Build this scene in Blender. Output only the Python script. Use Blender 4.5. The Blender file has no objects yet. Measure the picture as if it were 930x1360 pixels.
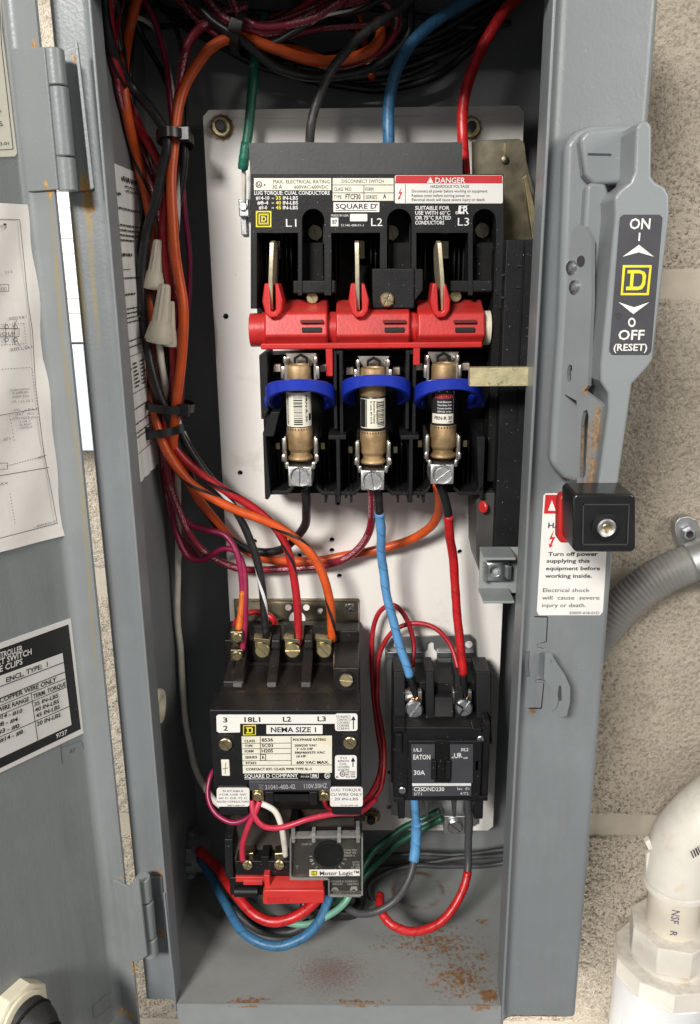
import bpy, bmesh, math, random
from mathutils import Vector, Matrix, noise
random.seed(7)
rad = math.radians
# ------------------------------------------------------------------ camera, light, exposure
# every length in this script is written in centimetres; S turns it into metres
S = 0.01
F, TILT, ROLL, YAW = 1100.0, rad(16.0), rad(0.6), rad(1.2)     # focal length in photo pixels (930 wide)
CAM = Vector((0, -41.0, 0))
_R = Vector((math.cos(YAW), math.sin(YAW), 0))
_F = Vector((-math.sin(YAW)*math.cos(TILT), math.cos(YAW)*math.cos(TILT), -math.sin(TILT)))
_U = _R.cross(_F)
CR = _R*math.cos(ROLL) - _U*math.sin(ROLL)
CU = _R*math.sin(ROLL) + _U*math.cos(ROLL)
sc = bpy.context.scene
COL = sc.collection
cam = bpy.data.objects.new('camera', bpy.data.cameras.new('camera'))
COL.objects.link(cam)
cam.data.sensor_fit = 'HORIZONTAL'; cam.data.sensor_width = 36.0
cam.data.lens = F/930*36
cam.data.clip_start = 0.01; cam.data.clip_end = 50
m3 = Matrix((CR, CU, -_F)).transposed()
cam.matrix_world = Matrix.Translation(CAM*S) @ m3.to_4x4()
sc.camera = cam
w = bpy.data.worlds.new('World'); sc.world = w; w.use_nodes = True
w.node_tree.nodes['Background'].inputs[0].default_value = (0.98, 0.99, 1.0, 1)
w.node_tree.nodes['Background'].inputs[1].default_value = 0.20
def area(name, loc, target, size, power, color, sy=None):
    l = bpy.data.lights.new(name, 'AREA'); l.energy = power; l.color = color
    l.shape = 'RECTANGLE'; l.size = size*S; l.size_y = (sy or size)*S
    o = bpy.data.objects.new(name, l); COL.objects.link(o)
    o.location = Vector(loc)*S
    o.rotation_euler = (Vector(target)-Vector(loc)).to_track_quat('-Z', 'Y').to_euler()
    return o
area('ceiling_lamp', (-88, -208, 108), (0, 8, -14), 56, 82, (1.0, 0.97, 0.93), 42)
area('right_fill_lamp', (76, -58, 34), (-6, 8, -6), 40, 5.2, (1.0, 0.95, 0.88))  # added fill from the right for the left wall sheet and block wall
area('low_fill_lamp', (13, 3, -70), (19, 13, -48), 10, .24, (1.0, 0.97, 0.92)).data.spread = rad(95)  # added unseen lamp below the cabinet, brightens the lower wall and pvc
area('gap_fill_lamp', (-64, -30, 10), (-22, 14, -12), 34, 8, (1.0, 0.99, 0.97))  # added behind the door to brighten the wall in the hinge gap
sc.view_settings.view_transform = 'Standard'
try: sc.view_settings.look = 'None'
except Exception: pass
sc.view_settings.exposure = 0.0; sc.view_settings.gamma = 1.0
sc.render.resolution_x = 700; sc.render.resolution_y = 1024
# ------------------------------------------------------------------ helpers
def ray(u, v): return _F + CR*((u-465)/F) - CU*((v-680)/F)
def P(u, v, Y):
    r = ray(u, v); t = (Y-CAM.y)/r.y
    return CAM + r*t
def pxcm(u, v, Y): return 10.0/(P(u+10, v, Y)-P(u, v, Y)).length      # pixels per cm there
WL = {}
def _fin(o, parent, c):
    COL.objects.link(o)
    if parent is not None:
        o.parent = parent; o.location = (c-WL[parent])*S
    else: o.location = c*S
    WL[o] = c
    return o
def tag(o, label=None, cat=None, group=None, kind=None):
    if label: o['label'] = label
    if cat: o['category'] = cat
    if group: o['group'] = group
    if kind: o['kind'] = kind
    return o
def thing(name, loc, label, cat, group=None):
    o = bpy.data.objects.new(name, None); o.empty_display_size = 0.02
    _fin(o, None, Vector(loc)); return tag(o, label, cat, group)
class Frame:
    """a plane: origin, right axis, up axis; n points to the viewer"""
    def __init__(s, o, ex=(1,0,0), ez=(0,0,1)):
        s.o = Vector(o); s.ex = Vector(ex).normalized(); s.ez = Vector(ez).normalized()
        s.n = s.ex.cross(s.ez)
    def q(s, u, v):
        r = ray(u, v); t = (s.o-CAM).dot(s.n)/r.dot(s.n); p = CAM+r*t-s.o
        return (p.dot(s.ex), p.dot(s.ez))
    def w(s, a, b, h=0): return s.o + s.ex*a + s.ez*b + s.n*h
def FY(Y): return Frame((0, Y, 0))
def catmull(pts, n=8):
    p = [Vector(a) for a in pts]
    p = [p[0]*2-p[1]] + p + [p[-1]*2-p[-2]]
    out = []
    for i in range(1, len(p)-2):
        a, b, c, d = p[i-1:i+3]
        for k in range(n):
            t = k/n; t2 = t*t; t3 = t2*t
            out.append(0.5*((2*b)+(c-a)*t+(2*a-5*b+4*c-d)*t2+(3*b-a-3*c+d)*t3))
    out.append(p[-2]); return out
class MB:
    def __init__(s): s.v = []; s.f = []; s.uv = {}; s.k = 0
    def add(s, vs, fs):
        o = len(s.v); s.v += [Vector(a) for a in vs]; s.f += [tuple(i+o for i in f) for f in fs]
        return s
    def box(s, x0, x1, y0, y1, z0, z1):
        vs = [(x, y, z) for x in (x0, x1) for y in (y0, y1) for z in (z0, z1)]
        return s.add(vs, [(0,1,3,2),(4,6,7,5),(0,4,5,1),(2,3,7,6),(0,2,6,4),(1,5,7,3)])
    def pbox(s, u0, u1, v0, v1, yf, yb):
        um, vm = (u0+u1)/2, (v0+v1)/2
        return s.box(P(u0,vm,yf).x, P(u1,vm,yf).x, yf, yb, P(um,v1,yf).z, P(um,v0,yf).z)
    def loft(s, rings, caps=True, closed=True):
        n = len(rings[0]); vs = [p for r in rings for p in r]; fs = []
        for i in range(len(rings)-1):
            for j in range(n if closed else n-1):
                k = (j+1) % n
                fs.append((i*n+j, i*n+k, (i+1)*n+k, (i+1)*n+j))
        if caps: fs += [tuple(range(n)), tuple(range((len(rings)-1)*n, len(rings)*n))]
        return s.add(vs, fs)
    def prism(s, pts, axis, a0, a1):
        m = {'x': lambda p, a: (a, p[0], p[1]), 'y': lambda p, a: (p[0], a, p[1]), 'z': lambda p, a: (p[0], p[1], a)}[axis]
        return s.loft([[m(p, a0) for p in pts], [m(p, a1) for p in pts]])
    def yz(s, u0, u1, vy):
        um = (u0+u1)/2
        x0 = P(u0, vy[0][0], vy[0][1]).x; x1 = P(u1, vy[0][0], vy[0][1]).x
        return s.prism([(y, P(um, v, y).z) for v, y in vy], 'x', x0, x1)
    def fp(s, fr, uvs, h0, h1):
        q = [fr.q(u, v) for u, v in uvs]
        return s.loft([[fr.w(a, b, h0) for a, b in q], [fr.w(a, b, h1) for a, b in q]])
    def lathe(s, prof, c, ax, n=20, arc=None):
        ax = Vector(ax).normalized(); c = Vector(c)
        e = Vector((0,0,1)) if abs(ax.z) < .9 else Vector((1,0,0))
        e1 = (e - ax*e.dot(ax)).normalized(); e2 = ax.cross(e1)
        return s.loft([[c+ax*h+(e1*math.cos(6.28318*k/n)+e2*math.sin(6.28318*k/n))*max(r, .0005) for k in range(n)] for r, h in prof], caps=prof[0] != prof[-1])
    def sweep(s, pts, prof, up=(0,0,1), n=6, closed=False):
        """sweep a flat profile [(side,up)] along a curve"""
        c = catmull(pts, n) if n else [Vector(p) for p in pts]; up = Vector(up); rings = []
        for i, p in enumerate(c):
            t = (c[min(i+1, len(c)-1)]-c[max(i-1, 0)]).normalized()
            sd = t.cross(up).normalized(); uu = sd.cross(t)
            rings.append([p+sd*a+uu*b for a, b in prof])
        return s.loft(rings)
    def build(s, name, mat, parent=None, bev=0, seg=2, ang=35, org=None):
        c = sum(s.v, Vector())/max(1, len(s.v)) if org is None else Vector(org)
        me = bpy.data.meshes.new(name)
        me.from_pydata([(p-c)*S for p in s.v], [], s.f)
        bm = bmesh.new(); bm.from_mesh(me)
        bmesh.ops.recalc_face_normals(bm, faces=bm.faces)
        ca = rad(ang)
        for f in bm.faces: f.smooth = True
        for e in bm.edges: e.smooth = e.is_manifold and e.calc_face_angle(0) < ca
        bm.to_mesh(me); bm.free()
        me.materials.append(mat)
        o = bpy.data.objects.new(name, me); _fin(o, parent, c)
        if bev:
            b = o.modifiers.new('bevel', 'BEVEL'); b.width = bev*S; b.segments = seg
            b.limit_method = 'ANGLE'; b.angle_limit = rad(40); b.harden_normals = True
        return o
def rect(w_, h_, r=0, k=3):
    if not r: return [(-w_, -h_), (w_, -h_), (w_, h_), (-w_, h_)]
    out = []
    for cx, cy, a0 in ((w_-r, -h_+r, -90), (w_-r, h_-r, 0), (-w_+r, h_-r, 90), (-w_+r, -h_+r, 180)):
        for i in range(k+1):
            a = rad(a0+90*i/k); out.append((cx+r*math.cos(a), cy+r*math.sin(a)))
    return out
def B(name, mat, parent, u0, u1, v0, v1, yf, yb, bev=.06):
    return MB().pbox(u0, u1, v0, v1, yf, yb).build(name, mat, parent, bev)
def cut(o, mbs):
    """boolean holes, applied at once"""
    for m in mbs:
        c = m.build('cutter', o.data.materials[0])
        md = o.modifiers.new('b', 'BOOLEAN'); md.object = c; md.operation = 'DIFFERENCE'; md.solver = 'EXACT'
        bpy.context.view_layer.update()
        dg = bpy.context.evaluated_depsgraph_get()
        me = bpy.data.meshes.new_from_object(o.evaluated_get(dg))
        o.modifiers.remove(md); o.data = me
        WL.pop(c); bpy.data.objects.remove(c)
    bm = bmesh.new(); bm.from_mesh(o.data)
    for e in bm.edges: e.smooth = e.is_manifold and e.calc_face_angle(0) < rad(35)
    bm.to_mesh(o.data); bm.free()
    return o
def fillet(pts, r, k=5):
    """round the inner corners of a 2D polyline; r is one radius per inner corner"""
    out = [Vector(pts[0])]
    for i in range(1, len(pts)-1):
        a, b, c = Vector(pts[i-1]), Vector(pts[i]), Vector(pts[i+1]); rr = r[i-1]
        if rr <= 0: out.append(b); continue
        d1 = (a-b).normalized(); d2 = (c-b).normalized()
        al = math.acos(max(-1, min(1, d1.dot(d2)))); t = rr/math.tan(al/2)
        p1 = b+d1*t; p2 = b+d2*t; ce = b+(d1+d2).normalized()*(rr/math.sin(al/2))
        a1 = math.atan2(*(p1-ce).yx); a2 = math.atan2(*(p2-ce).yx); da = (a2-a1+math.pi) % (2*math.pi)-math.pi
        for j in range(k+1):
            an = a1+da*j/k; out.append(ce+Vector((math.cos(an), math.sin(an)))*rr)
    out.append(Vector(pts[-1])); return out
def sheet2d(line, t):
    """closed outline of a bent sheet of thickness t, offset to the left of the line"""
    n = len(line); off = []
    for i in range(n):
        d = (line[min(i+1, n-1)]-line[max(i-1, 0)]).normalized(); off.append(line[i]+Vector((-d.y, d.x))*t)
    return [tuple(p) for p in line]+[tuple(p) for p in reversed(off)]
def tube(name, mat, pts, r, parent=None, n=8, sides=10, raw=False, t0=0.0, t1=1.0, org=None, wob=0.0, jit=0.0):
    c = pts if raw else catmull(pts, n)
    if t0 > 0 or t1 < 1:
        m = len(c)-1; c = c[int(round(t0*m)):int(round(t1*m))+1]
    vs = []; uvs = []; L = 0; up = None
    for i, p in enumerate(c):
        t = (c[min(i+1, len(c)-1)]-c[max(i-1, 0)]).normalized()
        if up is None: up = t.orthogonal().normalized()
        up = (up-t*up.dot(t)).normalized(); sd = t.cross(up)
        if i: L += (p-c[i-1]).length
        if jit: p = p+Vector((noise.noise(p*.45+Vector((jit, 0, 0))), noise.noise(p*.45+Vector((0, jit, 9))), noise.noise(p*.45+Vector((5, 0, jit)))))*.10
        rr = r*(1+wob*math.sin(i*1.7)*.6+wob*random.uniform(-.6, .6))
        for k in range(sides):
            a = 6.28318*k/sides; vs.append(p+up*math.cos(a)*rr+sd*math.sin(a)*rr)
        uvs.append(L)
    m = len(c); fs = []; fu = []
    for i in range(m-1):
        for k in range(sides):
            k2 = (k+1) % sides
            fs.append((i*sides+k, i*sides+k2, (i+1)*sides+k2, (i+1)*sides+k))
            fu.append(((uvs[i], k/sides), (uvs[i], (k+1)/sides), (uvs[i+1], (k+1)/sides), (uvs[i+1], k/sides)))
    fs += [tuple(reversed(range(sides))), tuple(range((m-1)*sides, m*sides))]
    fu += [tuple((uvs[0], .5) for _ in range(sides)), tuple((uvs[-1], .5) for _ in range(sides))]
    ce = c[len(c)//2]
    me = bpy.data.meshes.new(name); me.from_pydata([(p-ce)*S for p in vs], [], fs)
    ul = me.uv_layers.new(name='UVMap'); k = 0
    for f in fu:
        for a in f: ul.data[k].uv = a; k += 1
    me.polygons.foreach_set('use_smooth', [True]*(len(fs)-2)+[False]*2)
    me.materials.append(mat); me.update()
    o = bpy.data.objects.new(name, me); return _fin(o, parent, ce)
# ---- flat print
_tc = {}
def glyphs(s, bold=False):
    key = (s, bold)
    if key not in _tc:
        cu = bpy.data.curves.new('t', 'FONT'); cu.body = s; cu.size = 1; cu.resolution_u = 2
        if bold: cu.offset = 0.018
        o = bpy.data.objects.new('t', cu); me = bpy.data.meshes.new_from_object(o)
        vs = [tuple(v.co[:2]) for v in me.vertices]; fs = [tuple(p.vertices) for p in me.polygons]
        bpy.data.objects.remove(o); bpy.data.curves.remove(cu); bpy.data.meshes.remove(me)
        x0 = min(v[0] for v in vs); x1 = max(v[0] for v in vs)
        _tc[key] = (vs, fs, x0, x1)
    return _tc[key]
class Print(MB):
    """letters, lines and patches printed on a frame; positions in photo pixels on that plane"""
    def __init__(s, fr, h=.03, cyl=None): super().__init__(); s.fr = fr; s.h = h; s.cyl = cyl
    def put(s, a, b):
        if s.cyl is None: return s.fr.w(a, b, s.h)
        c, r = s.cyl; x = a-c; an = x/r
        return s.fr.w(c+math.sin(an)*r, b, -r+math.cos(an)*r+s.h)
    def flat(s, q, faces):
        s.add([s.put(*p) for p in q], faces); s.h += .0008; return s
    def t(s, txt, u0, v0, u1, v1, hp, bold=False):
        vs, fs, x0, x1 = glyphs(txt, bold)
        a0, b0 = s.fr.q(u0, v0); a1, b1 = s.fr.q(u1, v1); dx, dz = a1-a0, b1-b0
        um, vm = (u0+u1)/2, (v0+v1)/2
        qa = s.fr.q(um, vm); L = math.hypot(dx, dz)
        nx, nz = -(v1-v0), (u1-u0); ln = math.hypot(nx, nz); qb = s.fr.q(um-hp*(v1-v0)/ln*-1*0, vm-hp) if abs(v1-v0) < abs(u1-u0)*1.2 else s.fr.q(um+hp*(1 if v1 > v0 else -1), vm)
        H = math.hypot(qb[0]-qa[0], qb[1]-qa[1])
        ex = (dx/L, dz/L); ez = (-ex[1], ex[0]); sx = L/(x1-x0); sy = H/.7
        return s.flat([(a0+ex[0]*(x-x0)*sx+ez[0]*y*sy, b0+ex[1]*(x-x0)*sx+ez[1]*y*sy) for x, y in vs], fs)
    def poly(s, uvs): return s.flat([s.fr.q(u, v) for u, v in uvs], [tuple(range(len(uvs)))])
    def rect(s, u0, v0, u1, v1): return s.poly([(u0, v0), (u1, v0), (u1, v1), (u0, v1)])
    def line(s, u0, v0, u1, v1, wp=1.0):
        d = math.hypot(u1-u0, v1-v0); nx, ny = -(v1-v0)/d*wp/2, (u1-u0)/d*wp/2
        return s.poly([(u0+nx, v0+ny), (u1+nx, v1+ny), (u1-nx, v1-ny), (u0-nx, v0-ny)])
    def frame(s, u0, v0, u1, v1, wp=1.0):
        s.line(u0, v0, u1, v0, wp); s.line(u1, v0, u1, v1, wp); s.line(u1, v1, u0, v1, wp); return s.line(u0, v1, u0, v0, wp)
    def ring(s, u, v, r0, r1, n=18, asp=1.0):
        q = []; f = []
        for k in range(n):
            a = 6.28318*k/n
            q.append(s.fr.q(u+r0*math.cos(a), v+r0*asp*math.sin(a))); q.append(s.fr.q(u+r1*math.cos(a), v+r1*asp*math.sin(a)))
        for k in range(n): a = 2*k; b = 2*((k+1) % n); f.append((a, a+1, b+1, b))
        return s.flat(q, f)
    def dlogo(s, u, v, r, k=1.0):
        """square D mark: outer square ring and a letter D inside"""
        s.frame(u-r, v-r*k, u+r, v+r*k, r*.22)
        s.line(u-r*.35, v-r*.62*k, u-r*.35, v+r*.62*k, r*.3)
        s.line(u-r*.6, v-r*.5*k, u+r*.25, v-r*.5*k, r*.26); s.line(u-r*.6, v+r*.5*k, u+r*.25, v+r*.5*k, r*.26)
        return s.poly([(u+r*.25, v-r*.62*k), (u+r*.6, v-r*.3*k), (u+r*.6, v+r*.3*k), (u+r*.25, v+r*.62*k), (u+r*.25, v+r*.36*k), (u+r*.33, v+r*.2*k), (u+r*.33, v-r*.2*k), (u+r*.25, v-r*.36*k)])
    def bolt_mark(s, u, v, r, k=1.0):
        return s.poly([(u+r*.5, v-r*2*k), (u-r*.6, v+r*.2*k), (u+r*.1, v+r*.1*k), (u-r*.4, v+r*1.3*k), (u-r*.7, v+r*1.1*k), (u-r*.5, v+r*2.1*k), (u+r*.3, v+r*1.5*k), (u-.05*r, v+r*1.4*k), (u+r*.8, v-r*.4*k), (u+r*.05, v-r*.3*k)])
def card(name, mat, parent, fr, uvs, h=.02): return MB().fp(fr, uvs, 0.0, h).build(name, mat, parent)
def rrect(u0, v0, u1, v1, r):
    return [(u0+r, v0), (u1-r, v0), (u1-r*.3, v0+r*.3), (u1, v0+r), (u1, v1-r), (u1-r*.3, v1-r*.3), (u1-r, v1), (u0+r, v1), (u0+r*.3, v1-r*.3), (u0, v1-r), (u0, v0+r), (u0+r*.3, v0+r*.3)]
# ------------------------------------------------------------------ materials
def _nt(name):
    m = bpy.data.materials.new(name); m.use_nodes = True; nt = m.node_tree
    return m, nt, nt.nodes['Principled BSDF']
def N(nt, t, **kw):
    n = nt.nodes.new(t)
    for k, v in kw.items():
        if k.startswith('i'):
            n.inputs[int(k[1:])].default_value = v
        else: setattr(n, k, v)
    return n
def math_(nt, op, a, b=None, clamp=False):
    n = nt.nodes.new('ShaderNodeMath'); n.operation = op; n.use_clamp = clamp
    for i, x in enumerate((a, b)):
        if x is None: continue
        if isinstance(x, (int, float)): n.inputs[i].default_value = x
        else: nt.links.new(x, n.inputs[i])
    return n.outputs[0]
def ramp(nt, src, lo, hi):
    n = nt.nodes.new('ShaderNodeMapRange'); n.inputs[1].default_value = lo; n.inputs[2].default_value = hi
    nt.links.new(src, n.inputs[0]); return n.outputs[0]
def noise_(nt, scale, detail=3, vec=None, rough=.55):
    n = nt.nodes.new('ShaderNodeTexNoise'); n.inputs['Scale'].default_value = scale
    n.inputs['Detail'].default_value = detail; n.inputs['Roughness'].default_value = rough
    if vec is not None: nt.links.new(vec, n.inputs['Vector'])
    return n.outputs['Fac']
def mixc(nt, fac, a, b):
    n = nt.nodes.new('ShaderNodeMix'); n.data_type = 'RGBA'
    for i, x in ((0, fac), (6, a), (7, b)):
        if isinstance(x, (int, float)): n.inputs[i].default_value = x
        elif isinstance(x, tuple): n.inputs[i].default_value = (*x, 1)
        else: nt.links.new(x, n.inputs[i])
    return n.outputs[2]
def M(name, col, rough=.5, metal=0.0, bump=0.0, bs=400, var=.12, vs=60, coat=0.0, specks=0.0, rust=(), spec=.5, trans=0.0, speck_col=(.45,.42,.38), stain=None, rustcol=(.20,.075,.02), scratch=0.0, dust=0.0, streak=0.0, rs=260, drips=()):
    m, nt, b = _nt(name); L = nt.links
    pos = N(nt, 'ShaderNodeNewGeometry').outputs['Position']
    n1 = noise_(nt, vs, 4, pos)
    dk = tuple(c*(1-var) for c in col); lt = tuple(min(1, c*(1+var)) for c in col)
    c = mixc(nt, ramp(nt, n1, .3, .7), dk, lt)
    r = math_(nt, 'ADD', rough-.06, math_(nt, 'MULTIPLY', noise_(nt, vs*2.3, 3, pos), .12), True)
    if stain:
        scol, ssc, lo, hi = stain
        c = mixc(nt, ramp(nt, noise_(nt, ssc, 5, pos, .65), lo, hi), c, scol)
    if streak:
        mp = N(nt, 'ShaderNodeMapping'); mp.inputs['Scale'].default_value = (1, 1, .08); L.new(pos, mp.inputs[0])
        k = ramp(nt, noise_(nt, 55, 5, mp.outputs[0], .7), .42, .8)
        k = math_(nt, 'MULTIPLY', k, ramp(nt, noise_(nt, 9, 3, pos), .35, .7))
        c = mixc(nt, math_(nt, 'MULTIPLY', k, streak), c, tuple(x*.45 for x in (col[0], col[1]*.93, col[2]*.82)))
        sm = ramp(nt, noise_(nt, 30, 6, pos, .75), .52, .75)
        c = mixc(nt, math_(nt, 'MULTIPLY', sm, streak*.35), c, tuple(min(1, x*1.5) for x in col))
        r = math_(nt, 'ADD', r, math_(nt, 'MULTIPLY', sm, .16), True)
    if dust:
        nz_ = N(nt, 'ShaderNodeSeparateXYZ'); L.new(N(nt, 'ShaderNodeNewGeometry').outputs['Normal'], nz_.inputs[0])
        up_ = ramp(nt, nz_.outputs[2], .2, .95)
        fm = ramp(nt, noise_(nt, 130, 5, pos, .75), .3, .75)
        k = math_(nt, 'MULTIPLY', math_(nt, 'ADD', math_(nt, 'MULTIPLY', up_, .8), .16), math_(nt, 'MULTIPLY', fm, dust), True)
        c = mixc(nt, k, c, (.20, .175, .145)); r = math_(nt, 'ADD', r, math_(nt, 'MULTIPLY', k, .6), True)
    if specks:
        sp = ramp(nt, noise_(nt, 900, 2, pos), .74-specks*.1, .80-specks*.1)
        c = mixc(nt, math_(nt, 'MULTIPLY', sp, .8), c, speck_col)
    if scratch:
        mp = N(nt, 'ShaderNodeMapping'); mp.inputs['Scale'].default_value = (1, 1, .12); mp.inputs['Rotation'].default_value = (.3, .5, .2)
        L.new(pos, mp.inputs[0]); sc_ = ramp(nt, noise_(nt, 700, 2, mp.outputs[0]), .72, .78)
        c = mixc(nt, math_(nt, 'MULTIPLY', sc_, scratch), c, lt)
    if rust:
        nz = noise_(nt, rs, 5, pos, .7); tot = None
        for spot in rust:
            ce, rr, amt = spot[:3]
            a = N(nt, 'ShaderNodeVectorMath', operation='SUBTRACT'); L.new(pos, a.inputs[0]); a.inputs[1].default_value = Vector(ce)*S
            d = N(nt, 'ShaderNodeVectorMath', operation='DIVIDE'); L.new(a.outputs[0], d.inputs[0]); d.inputs[1].default_value = Vector(rr)*S
            ln = N(nt, 'ShaderNodeVectorMath', operation='LENGTH'); L.new(d.outputs[0], ln.inputs[0])
            k = math_(nt, 'MULTIPLY', ramp(nt, ln.outputs['Value'], 1.0, .0), amt, True)
            tot = k if tot is None else math_(nt, 'MAXIMUM', tot, k)
        s_ = math_(nt, 'ADD', tot, math_(nt, 'MULTIPLY', math_(nt, 'SUBTRACT', nz, .5), 1.6))
        s_ = math_(nt, 'MULTIPLY', ramp(nt, s_, .42, .62), ramp(nt, tot, .0, .12))
        rc = mixc(nt, ramp(nt, noise_(nt, 500, 3, pos), .35, .7), rustcol, tuple(x*2.1 for x in rustcol))
        c = mixc(nt, math_(nt, 'MULTIPLY', s_, .9), c, rc)
        r = math_(nt, 'MAXIMUM', r, math_(nt, 'MULTIPLY', s_, .85))
    if drips:
        tot = None; wob_ = noise_(nt, 90, 3, pos)
        for ce, rr in drips:
            a = N(nt, 'ShaderNodeVectorMath', operation='SUBTRACT'); L.new(pos, a.inputs[0]); a.inputs[1].default_value = Vector(ce)*S
            d = N(nt, 'ShaderNodeVectorMath', operation='DIVIDE'); L.new(a.outputs[0], d.inputs[0]); d.inputs[1].default_value = Vector(rr)*S
            ln = N(nt, 'ShaderNodeVectorMath', operation='LENGTH'); L.new(d.outputs[0], ln.inputs[0])
            k = ramp(nt, ln.outputs['Value'], 1.0, .35); tot = k if tot is None else math_(nt, 'MAXIMUM', tot, k)
        c = mixc(nt, math_(nt, 'MULTIPLY', tot, ramp(nt, wob_, .2, .75)), c, (.30, .225, .085))
    L.new(c, b.inputs['Base Color']); L.new(r, b.inputs['Roughness'])
    b.inputs['Metallic'].default_value = metal; b.inputs['Specular IOR Level'].default_value = spec
    if coat: b.inputs['Coat Weight'].default_value = coat; b.inputs['Coat Roughness'].default_value = .15
    if trans: b.inputs['Transmission Weight'].default_value = trans; b.inputs['IOR'].default_value = 1.3
    if bump:
        bn = N(nt, 'ShaderNodeBump'); bn.inputs['Strength'].default_value = bump; bn.inputs['Distance'].default_value = .0006
        L.new(noise_(nt, bs, 3, pos), bn.inputs['Height']); L.new(bn.outputs[0], b.inputs['Normal'])
    return m
def wire_mat(name, col, rough=.38, stripe=None, printc=None, tape=False, dust=.15):
    """insulation; UV.x runs along the wire in cm, UV.y round it"""
    m, nt, b = _nt(name); L = nt.links
    uv = N(nt, 'ShaderNodeUVMap').outputs[0]
    sx = N(nt, 'ShaderNodeSeparateXYZ'); L.new(uv, sx.inputs[0]); U, V = sx.outputs[0], sx.outputs[1]
    pos = N(nt, 'ShaderNodeNewGeometry').outputs['Position']
    c = mixc(nt, ramp(nt, noise_(nt, 120, 3, pos), .3, .7), tuple(x*.85 for x in col), tuple(min(1, x*1.12) for x in col))
    if stripe:
        f = math_(nt, 'FRACT', math_(nt, 'ADD', math_(nt, 'MULTIPLY', U, .16), V))
        c = mixc(nt, ramp(nt, math_(nt, 'ABSOLUTE', math_(nt, 'SUBTRACT', f, .5)), .075, .055), c, stripe)
    if printc:
        cm = N(nt, 'ShaderNodeCombineXYZ'); L.new(math_(nt, 'MULTIPLY', U, 9), cm.inputs[0]); L.new(math_(nt, 'MULTIPLY', V, 22), cm.inputs[1])
        k = ramp(nt, noise_(nt, 1.0, 2, cm.outputs[0], .8), .50, .56)
        for c0 in (.08, .32, .57, .82):
            st = ramp(nt, math_(nt, 'ABSOLUTE', math_(nt, 'SUBTRACT', V, c0)), .07, .055)
            gap = ramp(nt, math_(nt, 'SINE', math_(nt, 'MULTIPLY', U, 1.3)), -.5, -.4)
            c = mixc(nt, math_(nt, 'MULTIPLY', math_(nt, 'MULTIPLY', st, k), math_(nt, 'MULTIPLY', gap, .75)), c, printc)
    c = mixc(nt, math_(nt, 'MULTIPLY', ramp(nt, noise_(nt, 300, 4, pos, .7), .55, .8), dust), c, (.35, .32, .28))
    L.new(c, b.inputs['Base Color']); b.inputs['Roughness'].default_value = rough
    bn = N(nt, 'ShaderNodeBump'); bn.inputs['Distance'].default_value = .0004; bn.inputs['Strength'].default_value = .35
    h = noise_(nt, 200, 2, pos)
    if tape:
        fr = math_(nt, 'FRACT', math_(nt, 'ADD', math_(nt, 'MULTIPLY', U, .75), V)); h = math_(nt, 'ADD', math_(nt, 'MULTIPLY', fr, 1.5), h)
        bn.inputs['Strength'].default_value = .8
        c = mixc(nt, math_(nt, 'MULTIPLY', ramp(nt, fr, .10, .02), .55), c, tuple(x*.3 for x in col)); L.new(c, b.inputs['Base Color'])
    L.new(h, bn.inputs['Height']); L.new(bn.outputs[0], b.inputs['Normal'])
    return m
GREY = (.188, .206, .213)
m_grey = M('grey enamel', GREY, .4, streak=.5, bump=.2, bs=600, var=.05, vs=14, scratch=.25, specks=.1)
m_grey_in = M('grey enamel inside', (.20, .212, .215), .40, streak=.3, bump=.1, bs=700, var=.08, vs=14)
m_plate = M('white enamel plate', (.84, .81, .76), .32, streak=.12, specks=.1, speck_col=(.25, .20, .15), bump=.08, bs=500, var=.04, vs=12, stain=((.50, .42, .30), 22, .60, .85))
m_black = M('black moulded plastic', (.009, .009, .010), .46, spec=.28, bump=.15, bs=900, var=.3, vs=50, specks=.2, dust=.06)
m_blackm = M('matte black moulding', (.006, .006, .006), .65, spec=.2, bump=.25, bs=800, var=.3, vs=60, specks=.2)
m_bake = M('brown black bakelite', (.013, .010, .009), .36, bump=.12, bs=700, var=.35, vs=60, specks=.1, dust=.05, spec=.4, stain=((.04, .031, .025), 45, .58, .88))
m_brown = M('dusty brown coil body', (.030, .020, .015), .6, spec=.3, bump=.3, bs=700, var=.4, vs=60)
m_fibre = M('grey black fibre sheet', (.042, .042, .043), .5, bump=.12, bs=500, var=.18, vs=30, specks=.2)
m_red = M('red moulded plastic', (.50, .016, .014), .40, dust=.25, bump=.15, bs=600, var=.15, vs=50, stain=((.28, .03, .02), 60, .62, .9))
m_reset = M('red reset plastic', (.56, .03, .026), .38, var=.1, dust=.2)
m_blue = M('blue moulded plastic', (.010, .030, .36), .30, dust=.12, var=.12, vs=80, spec=.6)
m_brass = M('aged brass', (.40, .275, .145), .55, .7, bump=.2, bs=500, var=.3, vs=120, stain=((.20, .12, .05), 90, .5, .8))
m_brassb = M('bright brass screw', (.62, .52, .33), .32, 1.0, bump=.15, bs=600, var=.25, vs=200)
m_blade = M('bright knife blade', (.80, .70, .50), .38, .75, bump=.1, var=.2, vs=120, stain=((.50, .30, .08), 90, .6, .8))
m_chrom = M('yellow chromate steel', (.50, .42, .24), .36, 1.0, bump=.1, bs=300, var=.3, vs=70, stain=((.22, .19, .13), 60, .5, .75))
m_chromd = M('dark chromate steel', (.27, .24, .17), .36, 1.0, bump=.1, bs=300, var=.4, vs=70)
m_bar = M('pale chromate bar', (.62, .55, .33), .5, .75, bump=.25, bs=900, var=.18, vs=200, stain=((.12, .12, .11), 300, .62, .75))
m_tin = M('tinned clip metal', (.72, .69, .63), .30, 1.0, bump=.12, bs=500, var=.15, vs=150)
m_steel = M('zinc plated steel', (.60, .61, .62), .32, 1.0, bump=.1, bs=400, var=.15, vs=120)
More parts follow.
